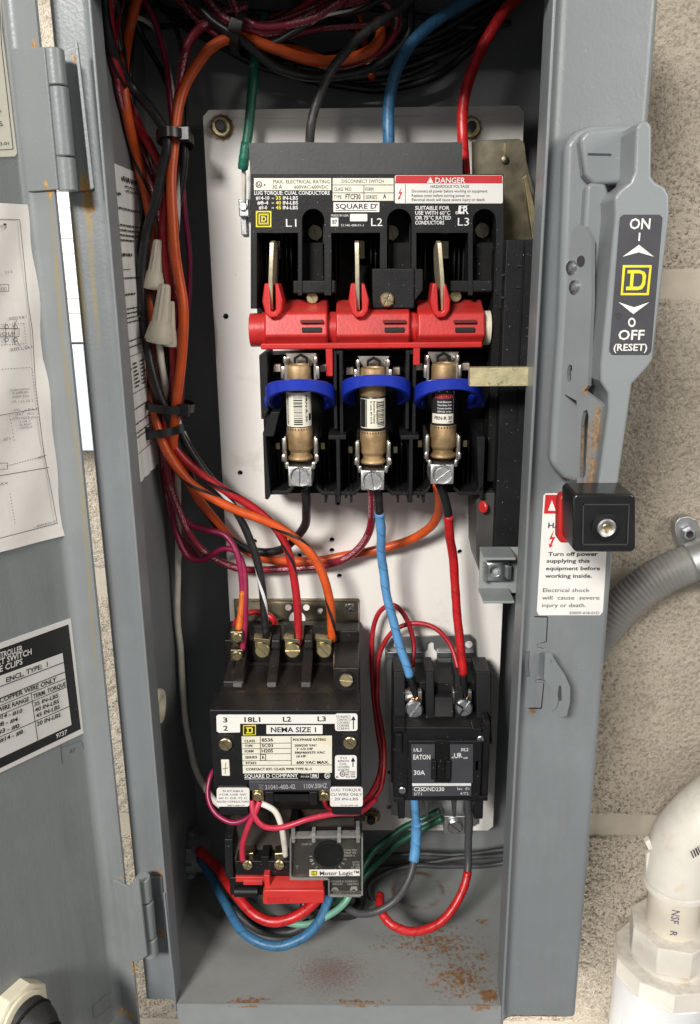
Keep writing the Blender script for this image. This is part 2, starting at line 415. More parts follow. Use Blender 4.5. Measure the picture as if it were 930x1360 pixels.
m_lug = M('aluminium lug', (.66, .66, .65), .42, 1.0, bump=.2, bs=900, var=.1, vs=150)
m_galv = M('galvanised strap', (.50, .51, .51), .45, 1.0, bump=.15, bs=300, var=.15, vs=70)
m_dark = M('painted recess shade', (.006, .006, .006), .6)  # near-black puts the shade of slots, wells and gaps into the colour
m_rust = M('rusty steel edge', (.22, .10, .045), .85, 0.0, bump=.5, bs=500, var=.5, vs=150)
m_cream = M('aged cream label', (.72, .69, .58), .45, var=.04, stain=((.62, .52, .20), 40, .6, .85))
m_white = M('white label', (.74, .72, .68), .42, var=.05, vs=40, streak=.06, stain=((.58, .50, .34), 35, .62, .9))
m_paper = M('white paper', (.86, .82, .77), .8, bump=.3, bs=90, var=.04, vs=20)
m_sheet = M('grey white paper', (.80, .79, .77), .8, bump=.2, bs=90, var=.05, vs=30)
m_ink = M('black ink', (.012, .012, .013), .5)
m_inkg = M('grey ink', (.035, .035, .037), .6)
m_inkw = M('white ink', (.72, .72, .70), .5)
m_inkf = M('faded white ink', (.34, .34, .34), .5)
m_inky = M('yellow ink', (.72, .62, .03), .5)
m_inkr = M('red ink', (.52, .02, .025), .45)
m_lblk = M('black label film', (.016, .016, .017), .4, specks=.15)
m_lgry = M('charcoal label film', (.055, .055, .062), .42)
m_pvc = M('white pvc', (.74, .70, .62), .38, bump=.1, bs=300, var=.04, streak=.12, dust=.5, stain=((.60, .48, .30), 50, .60, .85))
m_cream2 = M('cream nylon', (.70, .64, .49), .45, bump=.1, var=.05)
m_conduit = M('grey flexible conduit', (.195, .187, .176), .5, bump=.2, bs=300, var=.12, vs=40, stain=((.26, .23, .19), 60, .55, .8))
m_mortar = M('mortar', (.37, .325, .26), .9, specks=.5, speck_col=(.15, .12, .09), bump=.5, bs=250, var=.12, vs=40)
m_tie = M('black nylon', (.014, .014, .014), .35)
m_nut = M('cream wire nut', (.60, .55, .44), .5, var=.08, dust=.15)
m_clear = M('clear smoked cover', (.93, .92, .90), .08, trans=1.0, var=.02)
m_copper = M('copper strand', (.62, .30, .14), .35, 1.0, bump=.4, bs=900)
wr_red = wire_mat('red insulation', (.40, .012, .020))
wr_crim = wire_mat('crimson printed insulation', (.24, .010, .028), printc=(.75, .60, .60))
wr_mag = wire_mat('magenta insulation', (.26, .008, .055))
wr_pink = wire_mat('bright red insulation', (.50, .025, .060))
wr_orange = wire_mat('orange insulation', (.62, .085, .012))
wr_orb = wire_mat('orange insulation with black stripe', (.62, .085, .012), stripe=(.02, .015, .012))
wr_redb = wire_mat('red insulation with black stripe', (.42, .012, .018), stripe=(.02, .01, .01))
wr_black = wire_mat('black insulation', (.013, .013, .014))
wr_bw = wire_mat('black insulation with white stripe', (.013, .013, .014), stripe=(.7, .7, .68))
wr_dull = wire_mat('dusty black insulation', (.028, .028, .029), .5, dust=.4)
wr_greyw = wire_mat('grey insulation', (.06, .06, .063), .45)
wr_white = wire_mat('cream insulation', (.70, .66, .57))
wr_green = wire_mat('green insulation', (.008, .10, .05))
wr_lgreen = wire_mat('pale green insulation', (.14, .34, .24), dust=.3)
wr_blue = wire_mat('blue taped insulation', (.035, .14, .27), .42, tape=True)
wr_blueb = wire_mat('bright blue tape', (.11, .31, .58), .40, tape=True)
wr_redt = wire_mat('red tape', (.52, .014, .016), .36, tape=True)
wr_oranget = wire_mat('orange tape', (.62, .13, .01), .4, tape=True)
wr_greent = wire_mat('green tape', (.008, .12, .075), .45, tape=True)
# ---- screws: unit meshes that face the viewer (-Y), shared by every screw
def _unit_screw(kind):
    m = MB(); m.lathe([(0, .0), (1, .0), (1, -.22), (.0, -.22)], (0,0,0), (0,1,0), 20)
    g = .10; k = 12
    if kind == 'slot':
        for s_ in (1, -1):
            a0 = math.asin(g); pts = [(math.cos(a0+(math.pi-2*a0)*i/k), s_*math.sin(a0+(math.pi-2*a0)*i/k)) for i in range(k+1)]
            inn = [(x*.88, s_*max(g, abs(y)*.88)) for x, y in pts]
            m.loft([[(x, -.22, z) for x, z in pts], [(x, -.45, z) for x, z in pts], [(x, -.55, z) for x, z in inn]])
    else:
        for i in range(4):
            c, s_ = math.cos(i*math.pi/2), math.sin(i*math.pi/2); gg = .13
            a0 = math.asin(gg); pts = [(gg, gg)]+[(math.cos(a0+(math.pi/2-2*a0)*j/5), math.sin(a0+(math.pi/2-2*a0)*j/5)) for j in range(6)]
            inn = [(gg, gg)]+[(x*.8, y*.8) for x, y in pts[1:]]
            R = lambda p: (p[0]*c-p[1]*s_, p[0]*s_+p[1]*c)
            m.loft([[(R(p)[0], -.2, R(p)[1]) for p in pts], [(R(p)[0], -.42, R(p)[1]) for p in pts], [(R(p)[0], -.58, R(p)[1]) for p in inn]])
    return m
_sm = {}
def screw(parent, u, v, Y, rp, mat, kind='slot', rot=20, tilt=0, name='screw'):
    key = (kind, mat.name); c = P(u, v, Y); r = rp/pxcm(u, v, Y)
    if key not in _sm:
        o = _unit_screw(kind).build(name, mat, None, org=(0,0,0)); _sm[key] = o.data
        COL.objects.unlink(o); WL.pop(o); bpy.data.objects.remove(o)
    o = bpy.data.objects.new(name, _sm[key]); _fin(o, parent, c)
    o.scale = (r, r, r); o.rotation_euler = (Matrix.Rotation(rad(tilt), 3, 'X') @ Matrix.Rotation(rad(rot), 3, 'Y')).to_euler()
    return o
# ------------------------------------------------------------------ concrete block wall
YW = 13.7
def wall_mat():
    m, nt, b = _nt('painted concrete block'); L = nt.links
    pos = N(nt, 'ShaderNodeNewGeometry').outputs['Position']
    n1 = noise_(nt, 330, 5, pos, .7); n2 = noise_(nt, 9, 4, pos)
    c = mixc(nt, ramp(nt, n2, .3, .7), (.41, .355, .28), (.54, .48, .385))
    big = noise_(nt, 6, 3, pos)
    c = mixc(nt, math_(nt, 'MULTIPLY', ramp(nt, noise_(nt, 900, 3, pos, .7), .5, .68), .45), c, (.17, .135, .10))
    pn = noise_(nt, 500, 5, pos, .68); pk = ramp(nt, pn, .555, .60)
    c = mixc(nt, math_(nt, 'MULTIPLY', pk, math_(nt, 'ADD', .25, math_(nt, 'MULTIPLY', ramp(nt, big, .42, .6), .6))), c, (.075, .055, .038))  # fine dark pits: natural tone with some of their shade in the colour
    at = N(nt, 'ShaderNodeAttribute', attribute_name='pit').outputs['Fac']
    c = mixc(nt, math_(nt, 'MULTIPLY', at, .75), c, (.16, .125, .09))  # mesh pits darkened by colour, part of their shade put in
    L.new(c, b.inputs['Base Color']); b.inputs['Roughness'].default_value = .9
    bn = N(nt, 'ShaderNodeBump'); bn.inputs['Distance'].default_value = .002; bn.inputs['Strength'].default_value = .9
    L.new(math_(nt, 'ADD', math_(nt, 'MULTIPLY', pn, 1.4), math_(nt, 'MULTIPLY', noise_(nt, 170, 4, pos), 1.6)), bn.inputs['Height']); bn.invert = True; L.new(bn.outputs[0], b.inputs['Normal'])
    return m
m_block = wall_mat()
wall = thing('block_wall', (0, YW, -60), 'tan painted concrete block wall behind the grey cabinet', 'wall')
ZJ = P(880, 377, YW).z; ZJ2 = P(800, 1097, YW).z; CH = (ZJ-ZJ2)/2; J = 1.7
MB().box(-75, 60, YW+.10, YW+3, ZJ-5*CH, ZJ+3*CH).build('mortar', m_mortar, wall)
def block(x0, x1, z0, z1, step):
    nx = max(2, int((x1-x0)/step)); nz = max(2, int((z1-z0)/step)); vs = []; fs = []; pit = []
    for j in range(nz+1):
        for i in range(nx+1):
            x = x0+(x1-x0)*i/nx; z = z0+(z1-z0)*j/nz
            e = min(x-x0, x1-x, z-z0, z1-z)
            h = 0; pt = 0
            q = Vector((x*5.6+11, z*5.6, 3.1)); qw = Vector((x*.45, z*.45, 9))
            a = noise.noise(q)+.55*noise.noise(q*2.3)+.3*noise.noise(q*5.1)
            k = max(0, -.22-a+.25*noise.noise(qw)); pt = min(1, k*2.4); h = min(.11, k*.35)-.022*a
            y = YW+h+(max(0, .25-e)*.5)
            vs.append((x, y, z)); pit.append(pt)
    n = nx+1
    for j in range(nz):
        for i in range(nx): fs.append((j*n+i, j*n+i+1, (j+1)*n+i+1, (j+1)*n+i))
    # sides back to the mortar
    b0 = len(vs); rim = [i for i in range(n)]+[j*n+nx for j in range(1, nz+1)]+[nz*n+i for i in range(nx-1, -1, -1)]+[j*n for j in range(nz-1, 0, -1)]
    for r in rim: vs.append((vs[r][0], YW+.6, vs[r][2])); pit.append(0)
    for i in range(len(rim)):
        k = (i+1) % len(rim); fs.append((rim[i], b0+i, b0+k, rim[k]))
    m = MB(); m.add(vs, fs); o = m.build('block', m_block, wall, ang=60)
    a = o.data.attributes.new('pit', 'FLOAT', 'POINT'); a.data.foreach_set('value', pit)
    return o
X0 = 1.5; BL = 39.0
for c_ in range(-4, 3):
    z0 = ZJ+c_*CH+J/2; z1 = ZJ+(c_+1)*CH-J/2; sh = 0 if c_ % 2 else 5.5
    for xa in (X0-BL*2, X0-BL, X0):
        xs = xa-sh+J/2; fine = xa == X0 and -4 < c_ < 2
        if fine:
            block(xs, xs+BL-J, z0, z1, .13)
        else: block(xs, xs+BL-J, z0, z1, .45 if -4 < c_ < 2 else 1.5)
# white cabinet on the wall, seen only through the gap at the hinge
wp = thing('white_wall_panel', P(95, 430, YW-2), 'bright white panel on the wall, glimpsed through the gap beside the door hinge', 'panel')
fw = FY(YW-2.6)
xa, xb = P(20, 380, YW-2.6).x, P(118, 380, YW-2.6).x
za, zb = P(95, 255, YW-2.6).z, P(105, 455, YW-2.6).z
for i in range(10):
    z1 = za+(zb-za)*i/10; z0 = za+(zb-za)*(i+1)/10
    MB().box(xa, xb, YW-2.6, YW-.5, z0+.02, z1).build('slat', m_white, wp, .04)
MB().box(xa+.2, xb-.2, YW-2.4, YW-.5, P(105, 600, YW-2.6).z, zb-.1).build('lower_panel', M('pale grey panel', (.52, .55, .60), .5), wp, .1)
# ------------------------------------------------------------------ enclosure
xL, xR = P(151, 365, 0).x, P(716, 365, 0).x
YB = 13.3; zF = P(450, 1336, 0).z; zT = 15.6
xLo = P(93, 300, .9).x; xRo = P(847, 365, .9).x
xWL = xLo+1.15; xWR = xRo-.2
def fl(u, v): q = P(u, v, 0); return q        # point on the cabinet floor under that pixel
def on_floor(u, v):
    r = ray(u, v); t = (zF-CAM.z)/r.z; return CAM+r*t
rust_floor = []
for (u, v, rx, ry, a) in ((566, 1187, 1.2, 1.2, .0), (575, 1252, 7.5, 3.6, .60), (610, 1298, 5.0, 4.0, .64), (650, 1322, 1.0, .9, 1.15), (500, 1258, 2.4, 1.0, .5), (640, 1270, 2.2, 3.2, .5), (330, 1330, 2.6, .7, .75), (480, 1330, 4.0, .35, .7), (640, 1225, 1.6, 1.6, .5)):
    if a: rust_floor.append((on_floor(u, v), (rx, ry, 2), a))
for (u, v, rx, ry) in ((290, 1240, 1.0, 3.0), (420, 1290, 3.5, 2.0)):
    rust_floor.append((on_floor(u, v), (rx, ry, 2), .38))
m_floor0 = M('rust spotted grey enamel floor', (.25, .255, .245), .5, streak=.3, bump=.15, bs=500, var=.08, vs=20, rust=rust_floor, specks=.3, speck_col=(.07, .05, .04), rustcol=(.135, .06, .016), rs=330)
# the red brown primer patch and a dark ring stain get their own fine masks
def floor_marks(m):
    nt = m.node_tree; L = nt.links; b = nt.nodes['Principled BSDF']
    src = b.inputs['Base Color'].links[0].from_socket
    pos = N(nt, 'ShaderNodeNewGeometry').outputs['Position']
    def dist(c, r):
        a = N(nt, 'ShaderNodeVectorMath', operation='SUBTRACT'); L.new(pos, a.inputs[0]); a.inputs[1].default_value = Vector(c)*S
        d = N(nt, 'ShaderNodeVectorMath', operation='DIVIDE'); L.new(a.outputs[0], d.inputs[0]); d.inputs[1].default_value = Vector(r)*S
        l = N(nt, 'ShaderNodeVectorMath', operation='LENGTH'); L.new(d.outputs[0], l.inputs[0]); return l.outputs['Value']
    k = ramp(nt, dist(on_floor(440, 1292), (4.6, 3.0, 3)), 1, .05)
    k = math_(nt, 'MULTIPLY', ramp(nt, math_(nt, 'ADD', k, math_(nt, 'MULTIPLY', math_(nt, 'SUBTRACT', noise_(nt, 620, 5, pos, .8), .5), 2.6)), .45, 1.0), ramp(nt, k, 0, .2))
    c = mixc(nt, math_(nt, 'MULTIPLY', k, .6), src, (.15, .06, .045))
    rg = ramp(nt, math_(nt, 'ABSOLUTE', math_(nt, 'SUBTRACT', dist(on_floor(555, 1182), (2.1, 2.1, 3)), .85)), .13, .03)
    rg = math_(nt, 'MULTIPLY', rg, ramp(nt, noise_(nt, 60, 3, pos), .42, .6))
    c = mixc(nt, math_(nt, 'MULTIPLY', rg, .8), c, (.13, .06, .02))
    L.new(c, b.inputs['Base Color']); return m
m_floor = floor_marks(m_floor0)
# rust on the left jamb and the right flange
rl = [(P(112, 258, .5), (.6, 1.5, 1.8), 1.1), (P(118, 300, .5), (.2, 1.5, 1.5), .6), (P(103, 345, .5), (.2, 1.5, 1.5), .4), (P(95, 72, .5), (.35, 1.5, .7), .8),
      (P(210, 1165, .5), (.8, 1.5, 1.0), .8), (P(213, 1245, .5), (.6, 1.5, 1.3), .75)]
m_jamb = M('grey enamel jamb', GREY, .38, streak=.6, bump=.2, bs=600, var=.05, vs=14, rust=rl, drips=[(P(118, 300, .9), (.22, 1., 3.2)), (P(124, 380, .9), (.18, 1., 3.5)), (P(103, 345, .9), (.2, 1, 3.0)), (P(109, 400, .9), (.15, 1, 2.5))], rustcol=(.26, .13, .035), scratch=.2)
rr_ = [(P(710, 1352, .9), (5, 2, .35), .9), (P(664, 1300, .2), (.3, .6, 2.2), .6), (P(710, 944, .9), (.5, 1, .5), .9)]
m_flange = M('grey enamel flange', GREY, .36, streak=.5, bump=.2, bs=600, var=.05, vs=14, rust=rr_, rustcol=(.12, .065, .03), scratch=.25, specks=.05)
box = thing('enclosure', (0, YB, zF-.5), 'tall grey steel cabinet standing open on the block wall, rust spots on its floor', 'cabinet')
MB().box(xWL-.12, xWL, 1.25, YB, zF-.1, zT).build('side_liner', m_grey_in, box)
MB().box(xWL-.12, xWR, YB, YB+.25, zF, zT).build('back_panel', m_grey_in, box)
MB().prism([(xWL, 1.2), (xL+.05, 1.2), (xL+.05, .14), (xR-.02, .14), (xR-.02, 1.2), (xWR, 1.2), (xWR, YB), (xWL, YB)], 'z', zF-.2, zF).build('floor_panel', m_floor, box)
MB().box(xWL, xWR, 1.2, YB, zT, zT+.2).build('top_panel', m_grey_in, box)
# left jamb: lip round the opening, gutter, then the side wall running back
V2 = lambda *a: Vector(a)
ln = fillet([V2(xL+.02, 1.6), V2(xL+.02, 0), V2(xL-.13, 0), V2(xL-.13, .95), V2(xLo, .95), V2(xLo, YB+.2)], [.06, .06, .55, .22])
MB().prism(sheet2d(ln, -.12), 'z', zF-.6, zT).build('side_panel', m_jamb, box, ang=50)
zRF = P(712, 1351, .9).z
ln = fillet([V2(xR, 1.9), V2(xR, 0), V2(xR+.16, 0), V2(xR+.16, .95), V2(xRo, .95), V2(xRo, YB+.2)], [.07, .07, .75, .4])
rf = MB().prism(sheet2d(ln, .12), 'z', zRF, zT).build('handle_flange', m_flange, box, ang=50)
rf['label'] = 'wide grey front flange right of the opening that carries the handle'
MB().box(xL+.05, xR-.02, 0, .13, zF-4, zF+.03).build('sill', M('grey enamel sill', (.25, .262, .262), .45, bump=.1, var=.06, rust=[(P(640, 1338, 0), (1.6, 1, .5), .8), (P(330, 1337, 0), (2.5, 1, .25), .7), (P(480, 1337, 0), (3.5, 1, .25), .6)], rustcol=(.16, .075, .02)), box)
MB().box(xL-.1, xR+.1, .02, .14, 12.0, zT+.2).build('shade_header', m_jamb, box, .03)  # unseen top lip, added and sized to shade the plate top
# warning label on the flange
ffl = FY(.95)
WLp = card('warning_label', m_white, box, ffl, rrect(718, 655, 811, 817, 4)[:0] or [(725, 655), (810, 655), (810, 660), (801, 812), (797, 817), (716, 817), (713, 812), (722, 658)], .02)
p = Print(ffl, .03); p.poly([(724.5, 657), (809, 657), (808, 682), (722.5, 682)]); p.bolt_mark(733, 715, 6, 1.0); p.build('red_print', m_inkr, WLp)
p = Print(ffl, .034)
p.t('HAZARDOUS', 728, 701, 800, 701, 7, True); p.t('VOLTAGE', 741, 720, 795, 720, 7, True)
for s_, a, b_, y in (('Turn off power', 728, 794, 738), ('supplying this', 726, 783, 747), ('equipment before', 725, 797, 757), ('working inside.', 724, 786, 767), ('Electrical shock', 721, 783, 786), ('will  cause  severe', 720, 796, 796), ('injury or death.', 720, 778, 806)):
    p.t(s_, a, y, b_, y, 5.2, y < 770)
p.t('30009-418-01D', 756, 815.5, 796, 815.5, 3.6)
p.build('lettering', m_ink, WLp)
p = Print(ffl, .036); p.poly([(728, 678), (733, 664), (738, 678)]); p.t('DANGER', 742, 678, 800, 678, 11, True); p.build('white_print', m_white, WLp)
# latch plate and hook on the flange
c5 = lambda *pts: [(640+x/3.207, 680+y/3.207) for x, y in pts]
MB().fp(ffl, c5((178,447),(278,449),(273,550),(236,562),(236,575),(272,585),(268,708),(230,712),(228,724),(262,728),(252,832),(165,832)), 0, .07).build('latch_plate', m_flange, box, .03)
p = Print(ffl, .004)
for a, b in zip([(183,445),(280,447),(275,552),(236,560),(234,577)], [(280,447),(275,552),(236,560),(234,577),(262,582)]): (u0, v0), (u1, v1) = c5(a, b); p.line(u0, v0, u1, v1, 1.6)
for a, b in zip([(262,714),(228,710),(226,726),(264,730),(254,836)], [(228,710),(226,726),(264,730),(254,836),(180,836)]): (u0, v0), (u1, v1) = c5(a, b); p.line(u0, v0, u1, v1, 1.6)
p.build('latch_gap_shade', m_dark, box)  # flat dark lines standing in for shaded gaps round the plate
hk = MB()
fh = Frame((0, -.1, 0))
hk.fp(Frame((0, -.35, 0)), c5((268,596),(292,594),(318,640),(352,690),(374,740),(374,800),(360,862),(338,868),(312,860),(298,846),(318,832),(326,800),(312,770),(282,730),(262,706)), 0, .16)
hk.sweep([P(716, 892, .93), P(722, 882, .5), P(727, 885, -.2), P(731, 888, -.42)], rect(.09, .62), (0,0,1), 4)
ho = hk.build('latch_hook', m_flange, box, .05)
MB().fp(Frame((0, -.52, 0)), c5((330,738),(338,742),(340,800),(328,806),(324,780)), 0, .03).build('hook_groove', m_lgry, ho)
MB().sweep([P(640+195/3.207, 680+590/3.207, .84), P(640+190/3.207, 680+650/3.207, .80), P(640+195/3.207, 680+700/3.207, .84)], rect(.1, .05), (0,-1,0), 4).build('weld_bead', m_steel, box)
# nut bracket on the inside edge of the opening
br = MB(); yb = 4.2
br.pbox(637, 690, 727, 788, yb, yb+.16)
x0 = P(637, 745, yb).x; x1 = xR+.02
zt_, zb_ = P(660, 727, yb).z-.16, P(660, 781, yb).z
br.box(x0, x1, 2.4, yb+.16, zt_, zt_+.16); br.box(x0, x1, 2.2, yb+.16, zb_-.16, zb_)
bo = br.build('bracket', M('grey enamel bracket', (.27, .29, .28), .4, rust=[(P(686, 740, 2.4), (.5, .5, .5), .8), (P(684, 790, 2.2), (.5, .5, .4), .8)], rustcol=(.25, .15, .04)), box, .05)
cn = MB().pbox(646, 677, 747, 772, yb-.5, yb-.02).build('cage_nut', m_steel, bo, .05)
cut(cn, [MB().lathe([(.30, -1), (.30, 1)], P(658, 759, yb-.5), (0,1,0), 18)])
MB().pbox(643, 648, 750, 773, yb-.7, yb-.02).pbox(674, 680, 752, 770, yb-.7, yb-.02).build('nut_cage', m_steel, bo, .03)
# hole plug, conduit locknut on the left wall
hp = MB(); hc = Vector((xWL, 0, 0)); fwl = Frame((xWL+.02, 0, 0), (0, 1, 0), (0, 0, 1))
def on_left(u, v):
    r = ray(u, v); t = (xWL-CAM.x)/r.x; return CAM+r*t
hp.lathe([(.62, 0), (1.05, 0), (1.1, .25), (1.0, .45), (.66, .45), (.62, .3), (.62, 0)], on_left(206, 938), (1,0,0), 24)
hp.build('grommet', m_cream2, box)
cc = Vector((xWL, on_left(252, 1132).y, P(262, 1132, on_left(252, 1132).y).z))
cl = MB(); cl.lathe([(1.0, 0), (1.5, 0), (1.5, .5), (1.35, .6), (1.35, 1.1), (1.1, 1.25), (1.0, 1.25), (1.0, 0)], cc, (1,0,0), 26)
for k in range(8):
    a = k*math.pi/4; d = Vector((0, math.cos(a), math.sin(a)))
    q = cc+d*1.55+Vector((.25, 0, 0)); cl.box(q.x-.22, q.x+.22, q.y-.2, q.y+.2, q.z-.2, q.z+.2)
cl.build('conduit_locknut', m_grey_in, box, .04)
# instruction sheet stuck to the inner left wall
inst = thing('instruction_sheet', on_left(180, 640), 'printed white instruction sheet stuck to the inner left wall behind the wires', 'paper')
def wall_grid(cols, rows, corner, wav):
    vs = []; fs = []
    for j in range(rows+1):
        for i in range(cols+1):
            q = corner(i/cols, j/rows); vs.append(q+Vector((.06+wav(i/cols, j/rows), 0, 0)))
    n = cols+1
    for j in range(rows):
        for i in range(cols): fs.append((j*n+i, j*n+i+1, (j+1)*n+i+1, (j+1)*n+i))
    return vs, fs
TLq, TRq, BLq, BRq = on_left(128, 208), on_left(177, 228), on_left(174, 650), on_left(219, 605)
def corner(a, b):
    t = TLq.lerp(TRq, a); q = BLq.lerp(BRq, a); r = t.lerp(q, b); return r
vs, fs = wall_grid(28, 10, corner, lambda a, b: .10*abs(math.sin(a*17+b*.8))*(.3+.7*b))
m = MB(); m.add(vs, fs); io = m.build('paper_sheet', m_sheet, inst, ang=70)
sd = io.modifiers.new('s', 'SOLIDIFY'); sd.thickness = .0002
p = MB()
def bar_on_sheet(a0, a1, b, hgt):
    q = [corner(a0, b), corner(a1, b), corner(a1, b+hgt), corner(a0, b+hgt)]
    p.add([x+Vector((.20, 0, 0)) for x in q], [(0,1,2,3)])
rows = [(.03,.55,.98,.017),(.055,.6,.98,.006),(.068,.62,.98,.006),(.083,.05,.45,.009),(.125,.1,.98,.007),(.175,.1,.9,.007),(.19,.15,.98,.007),(.205,.1,.98,.007),(.22,.12,.7,.007),(.262,.25,.6,.012),(.31,.05,.5,.002),(.335,.1,.9,.007),(.385,.1,.55,.008),(.43,.1,.98,.006),(.444,.1,.98,.006),(.458,.1,.98,.006),(.472,.1,.8,.006),(.53,.1,.6,.006),(.55,.1,.65,.006),(.58,.1,.9,.002),(.70,.1,.9,.002),(.75,.1,.9,.006),(.80,.1,.9,.006),(.83,.1,.95,.006),(.845,.1,.95,.006),(.90,.1,.9,.002)]
for b, a0, a1, h in rows:
    if h < .003: bar_on_sheet(a0, a1, b, h); continue
    a = a0
    while a < a1:
        l = random.uniform(.03, .09); bar_on_sheet(a, min(a1, a+l), b, h*.75); a += l+.018
for k in range(7):
    for c0 in (.12, .3, .5, .68, .84):
        bar_on_sheet(c0, c0+random.uniform(.07, .12), .605+k*.0125, .006)
p.build('print_rows', m_inkg, inst)
# ------------------------------------------------------------------ door, swung open to the left
OA = rad(28); tdir = Vector((-math.sin(OA), -math.cos(OA), 0)); nin = Vector((math.cos(OA), -math.sin(OA), 0))
Eq = P(72, 253, -.3); HR = 1.75
Bq = Eq-nin*HR; Bq.z = 0
fd = Frame(Bq, -tdir, (0, 0, 1))
zD0 = fd.q(162, 1346)[1]; zD1 = zT+1
dl = [(fd.w(-1.0, fd.q(75, 500)[1], .9), (1.5, 1.5, 12), .0)]
def on_ret(u, v):
    fr_ = Frame(Eq, nin, (0, 0, 1)); a, b = fr_.q(u, v); return fr_.w(a, b)
dr = []; dd = []
for u, v in ((70, 300), (75, 350), (79, 410), (86, 480), (93, 530), (103, 600), (109, 660), (114, 720), (119, 780), (123, 840)):
    dd.append((on_ret(u, v), (.13, .25, 2.6)))
dr += [(on_ret(66, 250), (.35, .4, .9), 1.0), (on_ret(177, 1285), (.3, .4, 1.2), .95), (on_ret(180, 1325), (.22, .4, 1.6), .8), (on_ret(168, 1345), (1.4, 1.4, .5), .9), (on_ret(46, 62), (.3, .3, .7), .7), (on_ret(165, 1168), (1.0, 1., .3), .7)]
m_door = M('grey enamel door', (.215, .23, .233), .36, streak=.6, bump=.2, bs=600, var=.06, vs=10, rust=dr, drips=dd, rustcol=(.27, .15, .045), scratch=.25, specks=.1)
door = thing('cabinet_door', Bq+Vector((0, 0, zD0)), 'grey steel cabinet door swung wide open on the left, papers stuck to its inside', 'door')
def dpt(a, h): q = fd.w(a, 0, h); return V2(q.x, q.y)
ln = fillet([dpt(-38, 0), dpt(0, 0), dpt(0, HR)], [.5], 7)
MB().prism(sheet2d(ln, .14), 'z', zD0, zD1).build('door_skin', m_door, door, ang=50)
bl = MB(); q = [fd.w(-38, zD0, 0), fd.w(0, zD0, 0), fd.w(0, zD0, HR), fd.w(-38, zD0, HR)]
bl.loft([q, [x+Vector((0, 0, .14)) for x in q]]); bl.build('bottom_return', m_door, door)
# hinges: door leaf, jamb leaf, three knuckles
def hinge(vt, vb, ut, ub, dleaf, jleaf, knuckles):
    frt = Frame(Eq, nin, (0, 0, 1))
    h = MB().fp(frt, dleaf, -.02, .16).build('hinge_leaf', m_door, door, .05); h['label'] = 'hinge leaf welded to the door edge'
    h2 = MB().fp(FY(.93), jleaf, 0, .14).build('hinge_leaf', m_jamb, box, .05)
    for i, (u, v0, v1) in enumerate(knuckles):
        t = P(u[0], v0, -.2); b = P(u[1], v1, -.2); t.x = b.x = (t.x+b.x)/2
        mb = MB(); L_ = (t-b).z; mb.lathe([(.0, 0), (.40, 0), (.44, .05), (.44, L_-.05), (.40, L_), (0, L_)], b, (0,0,1), 18)
        mb.build('hinge_knuckle', m_door if i != 1 else m_jamb, door if i != 1 else box)
hinge(65, 255, 70, 90, [(18, 65), (62, 63), (80, 252), (40, 255)], [(78, 70), (103, 60), (125, 252), (92, 256)], [((70, 78), 65, 114), ((78, 86), 116, 208), ((86, 92), 210, 254)])
hinge(1165, 1275, 190, 205, [(152, 1166), (172, 1176), (186, 1166), (197, 1268), (184, 1277), (168, 1270)], [(196, 1163), (216, 1163), (222, 1256), (206, 1258)], [((189, 193), 1165, 1195), ((193, 199), 1197, 1243), ((198, 202), 1245, 1268)])
MB().fp(FY(.0), [(100, 58), (104, 56), (126, 250), (121, 252)], .0, .12).build('hinge_backing', m_jamb, box, .03)
MB().fp(FY(.0), [(217, 1185), (219.5, 1185), (230, 1285), (227, 1286)], .0, .1).build('hinge_backing', m_jamb, box, .03)
# wiring diagram paper on the door
NR, NC = 30, 14
edge = [(268, 38), (290, 41), (330, 46), (390, 53), (430, 58), (510, 66), (580, 76), (620, 80), (665, 86), (709, 92)]
def edge_u(v):
    for (a, x), (b, y) in zip(edge, edge[1:]):
        if v <= b: return x+(y-x)*(v-a)/(b-a)
    return edge[-1][1]
vs = []; fs = []
for j in range(NR+1):
    for i in range(NC+1):
        a = i/NC; vr = 272+(709-272)*j/NR; vl = 266+(750-266)*j/NR
        u = -70+(edge_u(vr)+70)*a; v = vl+(vr-vl)*a
        x, z = fd.q(u, v); wv = .08+.045*math.sin(j*.8+1)*a**3+.04*math.sin(j*.5+i*.8)
        vs.append(fd.w(x, z, max(.03, wv)))
for j in range(NR):
    for i in range(NC): k = j*(NC+1)+i; fs.append((k, k+1, k+NC+2, k+NC+1))
m = MB(); m.add(vs, fs); pap = m.build('wiring_diagram', m_paper, door, ang=80)
sd = pap.modifiers.new('s', 'SOLIDIFY'); sd.thickness = .0003
pap['label'] = 'creased white wiring diagram paper on the door'
p = Print(fd, .27)
p.line(-60, 290, 21, 292, .8)
for (a, b), (c_, d) in zip([(21,292),(26,340),(32,400),(38,440),(42,510),(53,600),(61,640),(71,694)], [(26,340),(32,400),(38,440),(42,510),(53,600),(61,640),(71,694),(71,695)]): p.line(a, b, c_, d, .8)
p.line(-60, 728, 71, 694, .8); p.line(-60, 640, 60, 620, .8)
p.t('9998 OL2', -14, 387, 4, 385, 4); p.t('SIZES 0 & 1', 7, 425, 30, 422, 3.6); p.t('SIZES 2, 3 & 4', 9, 466, 38, 462, 3.6)
p.frame(-10, 436, 20, 447, .8); p.t('SOLB', -8, 446, 15, 445, 5)
for a in (3, 15): p.ring(a, 434, 2.2, 3.0); p.ring(a, 451, 2.2, 3.0)
for x in (2, 14): p.line(x, 428, x, 458, .7)
p.line(17, 424, 14, 431, .7); p.line(16, 452, 22, 460, .7)
for k in range(10): p.line(-8+k*3.6, 431-k*.2, -6+k*3.6, 431-k*.2, .6); p.line(-8+k*3.6, 458-k*.2, -6+k*3.6, 458-k*.2, .6)
for k in range(9): p.line(26+k*.4, 430+k*4, 26.3+k*.4, 432+k*4, .6)
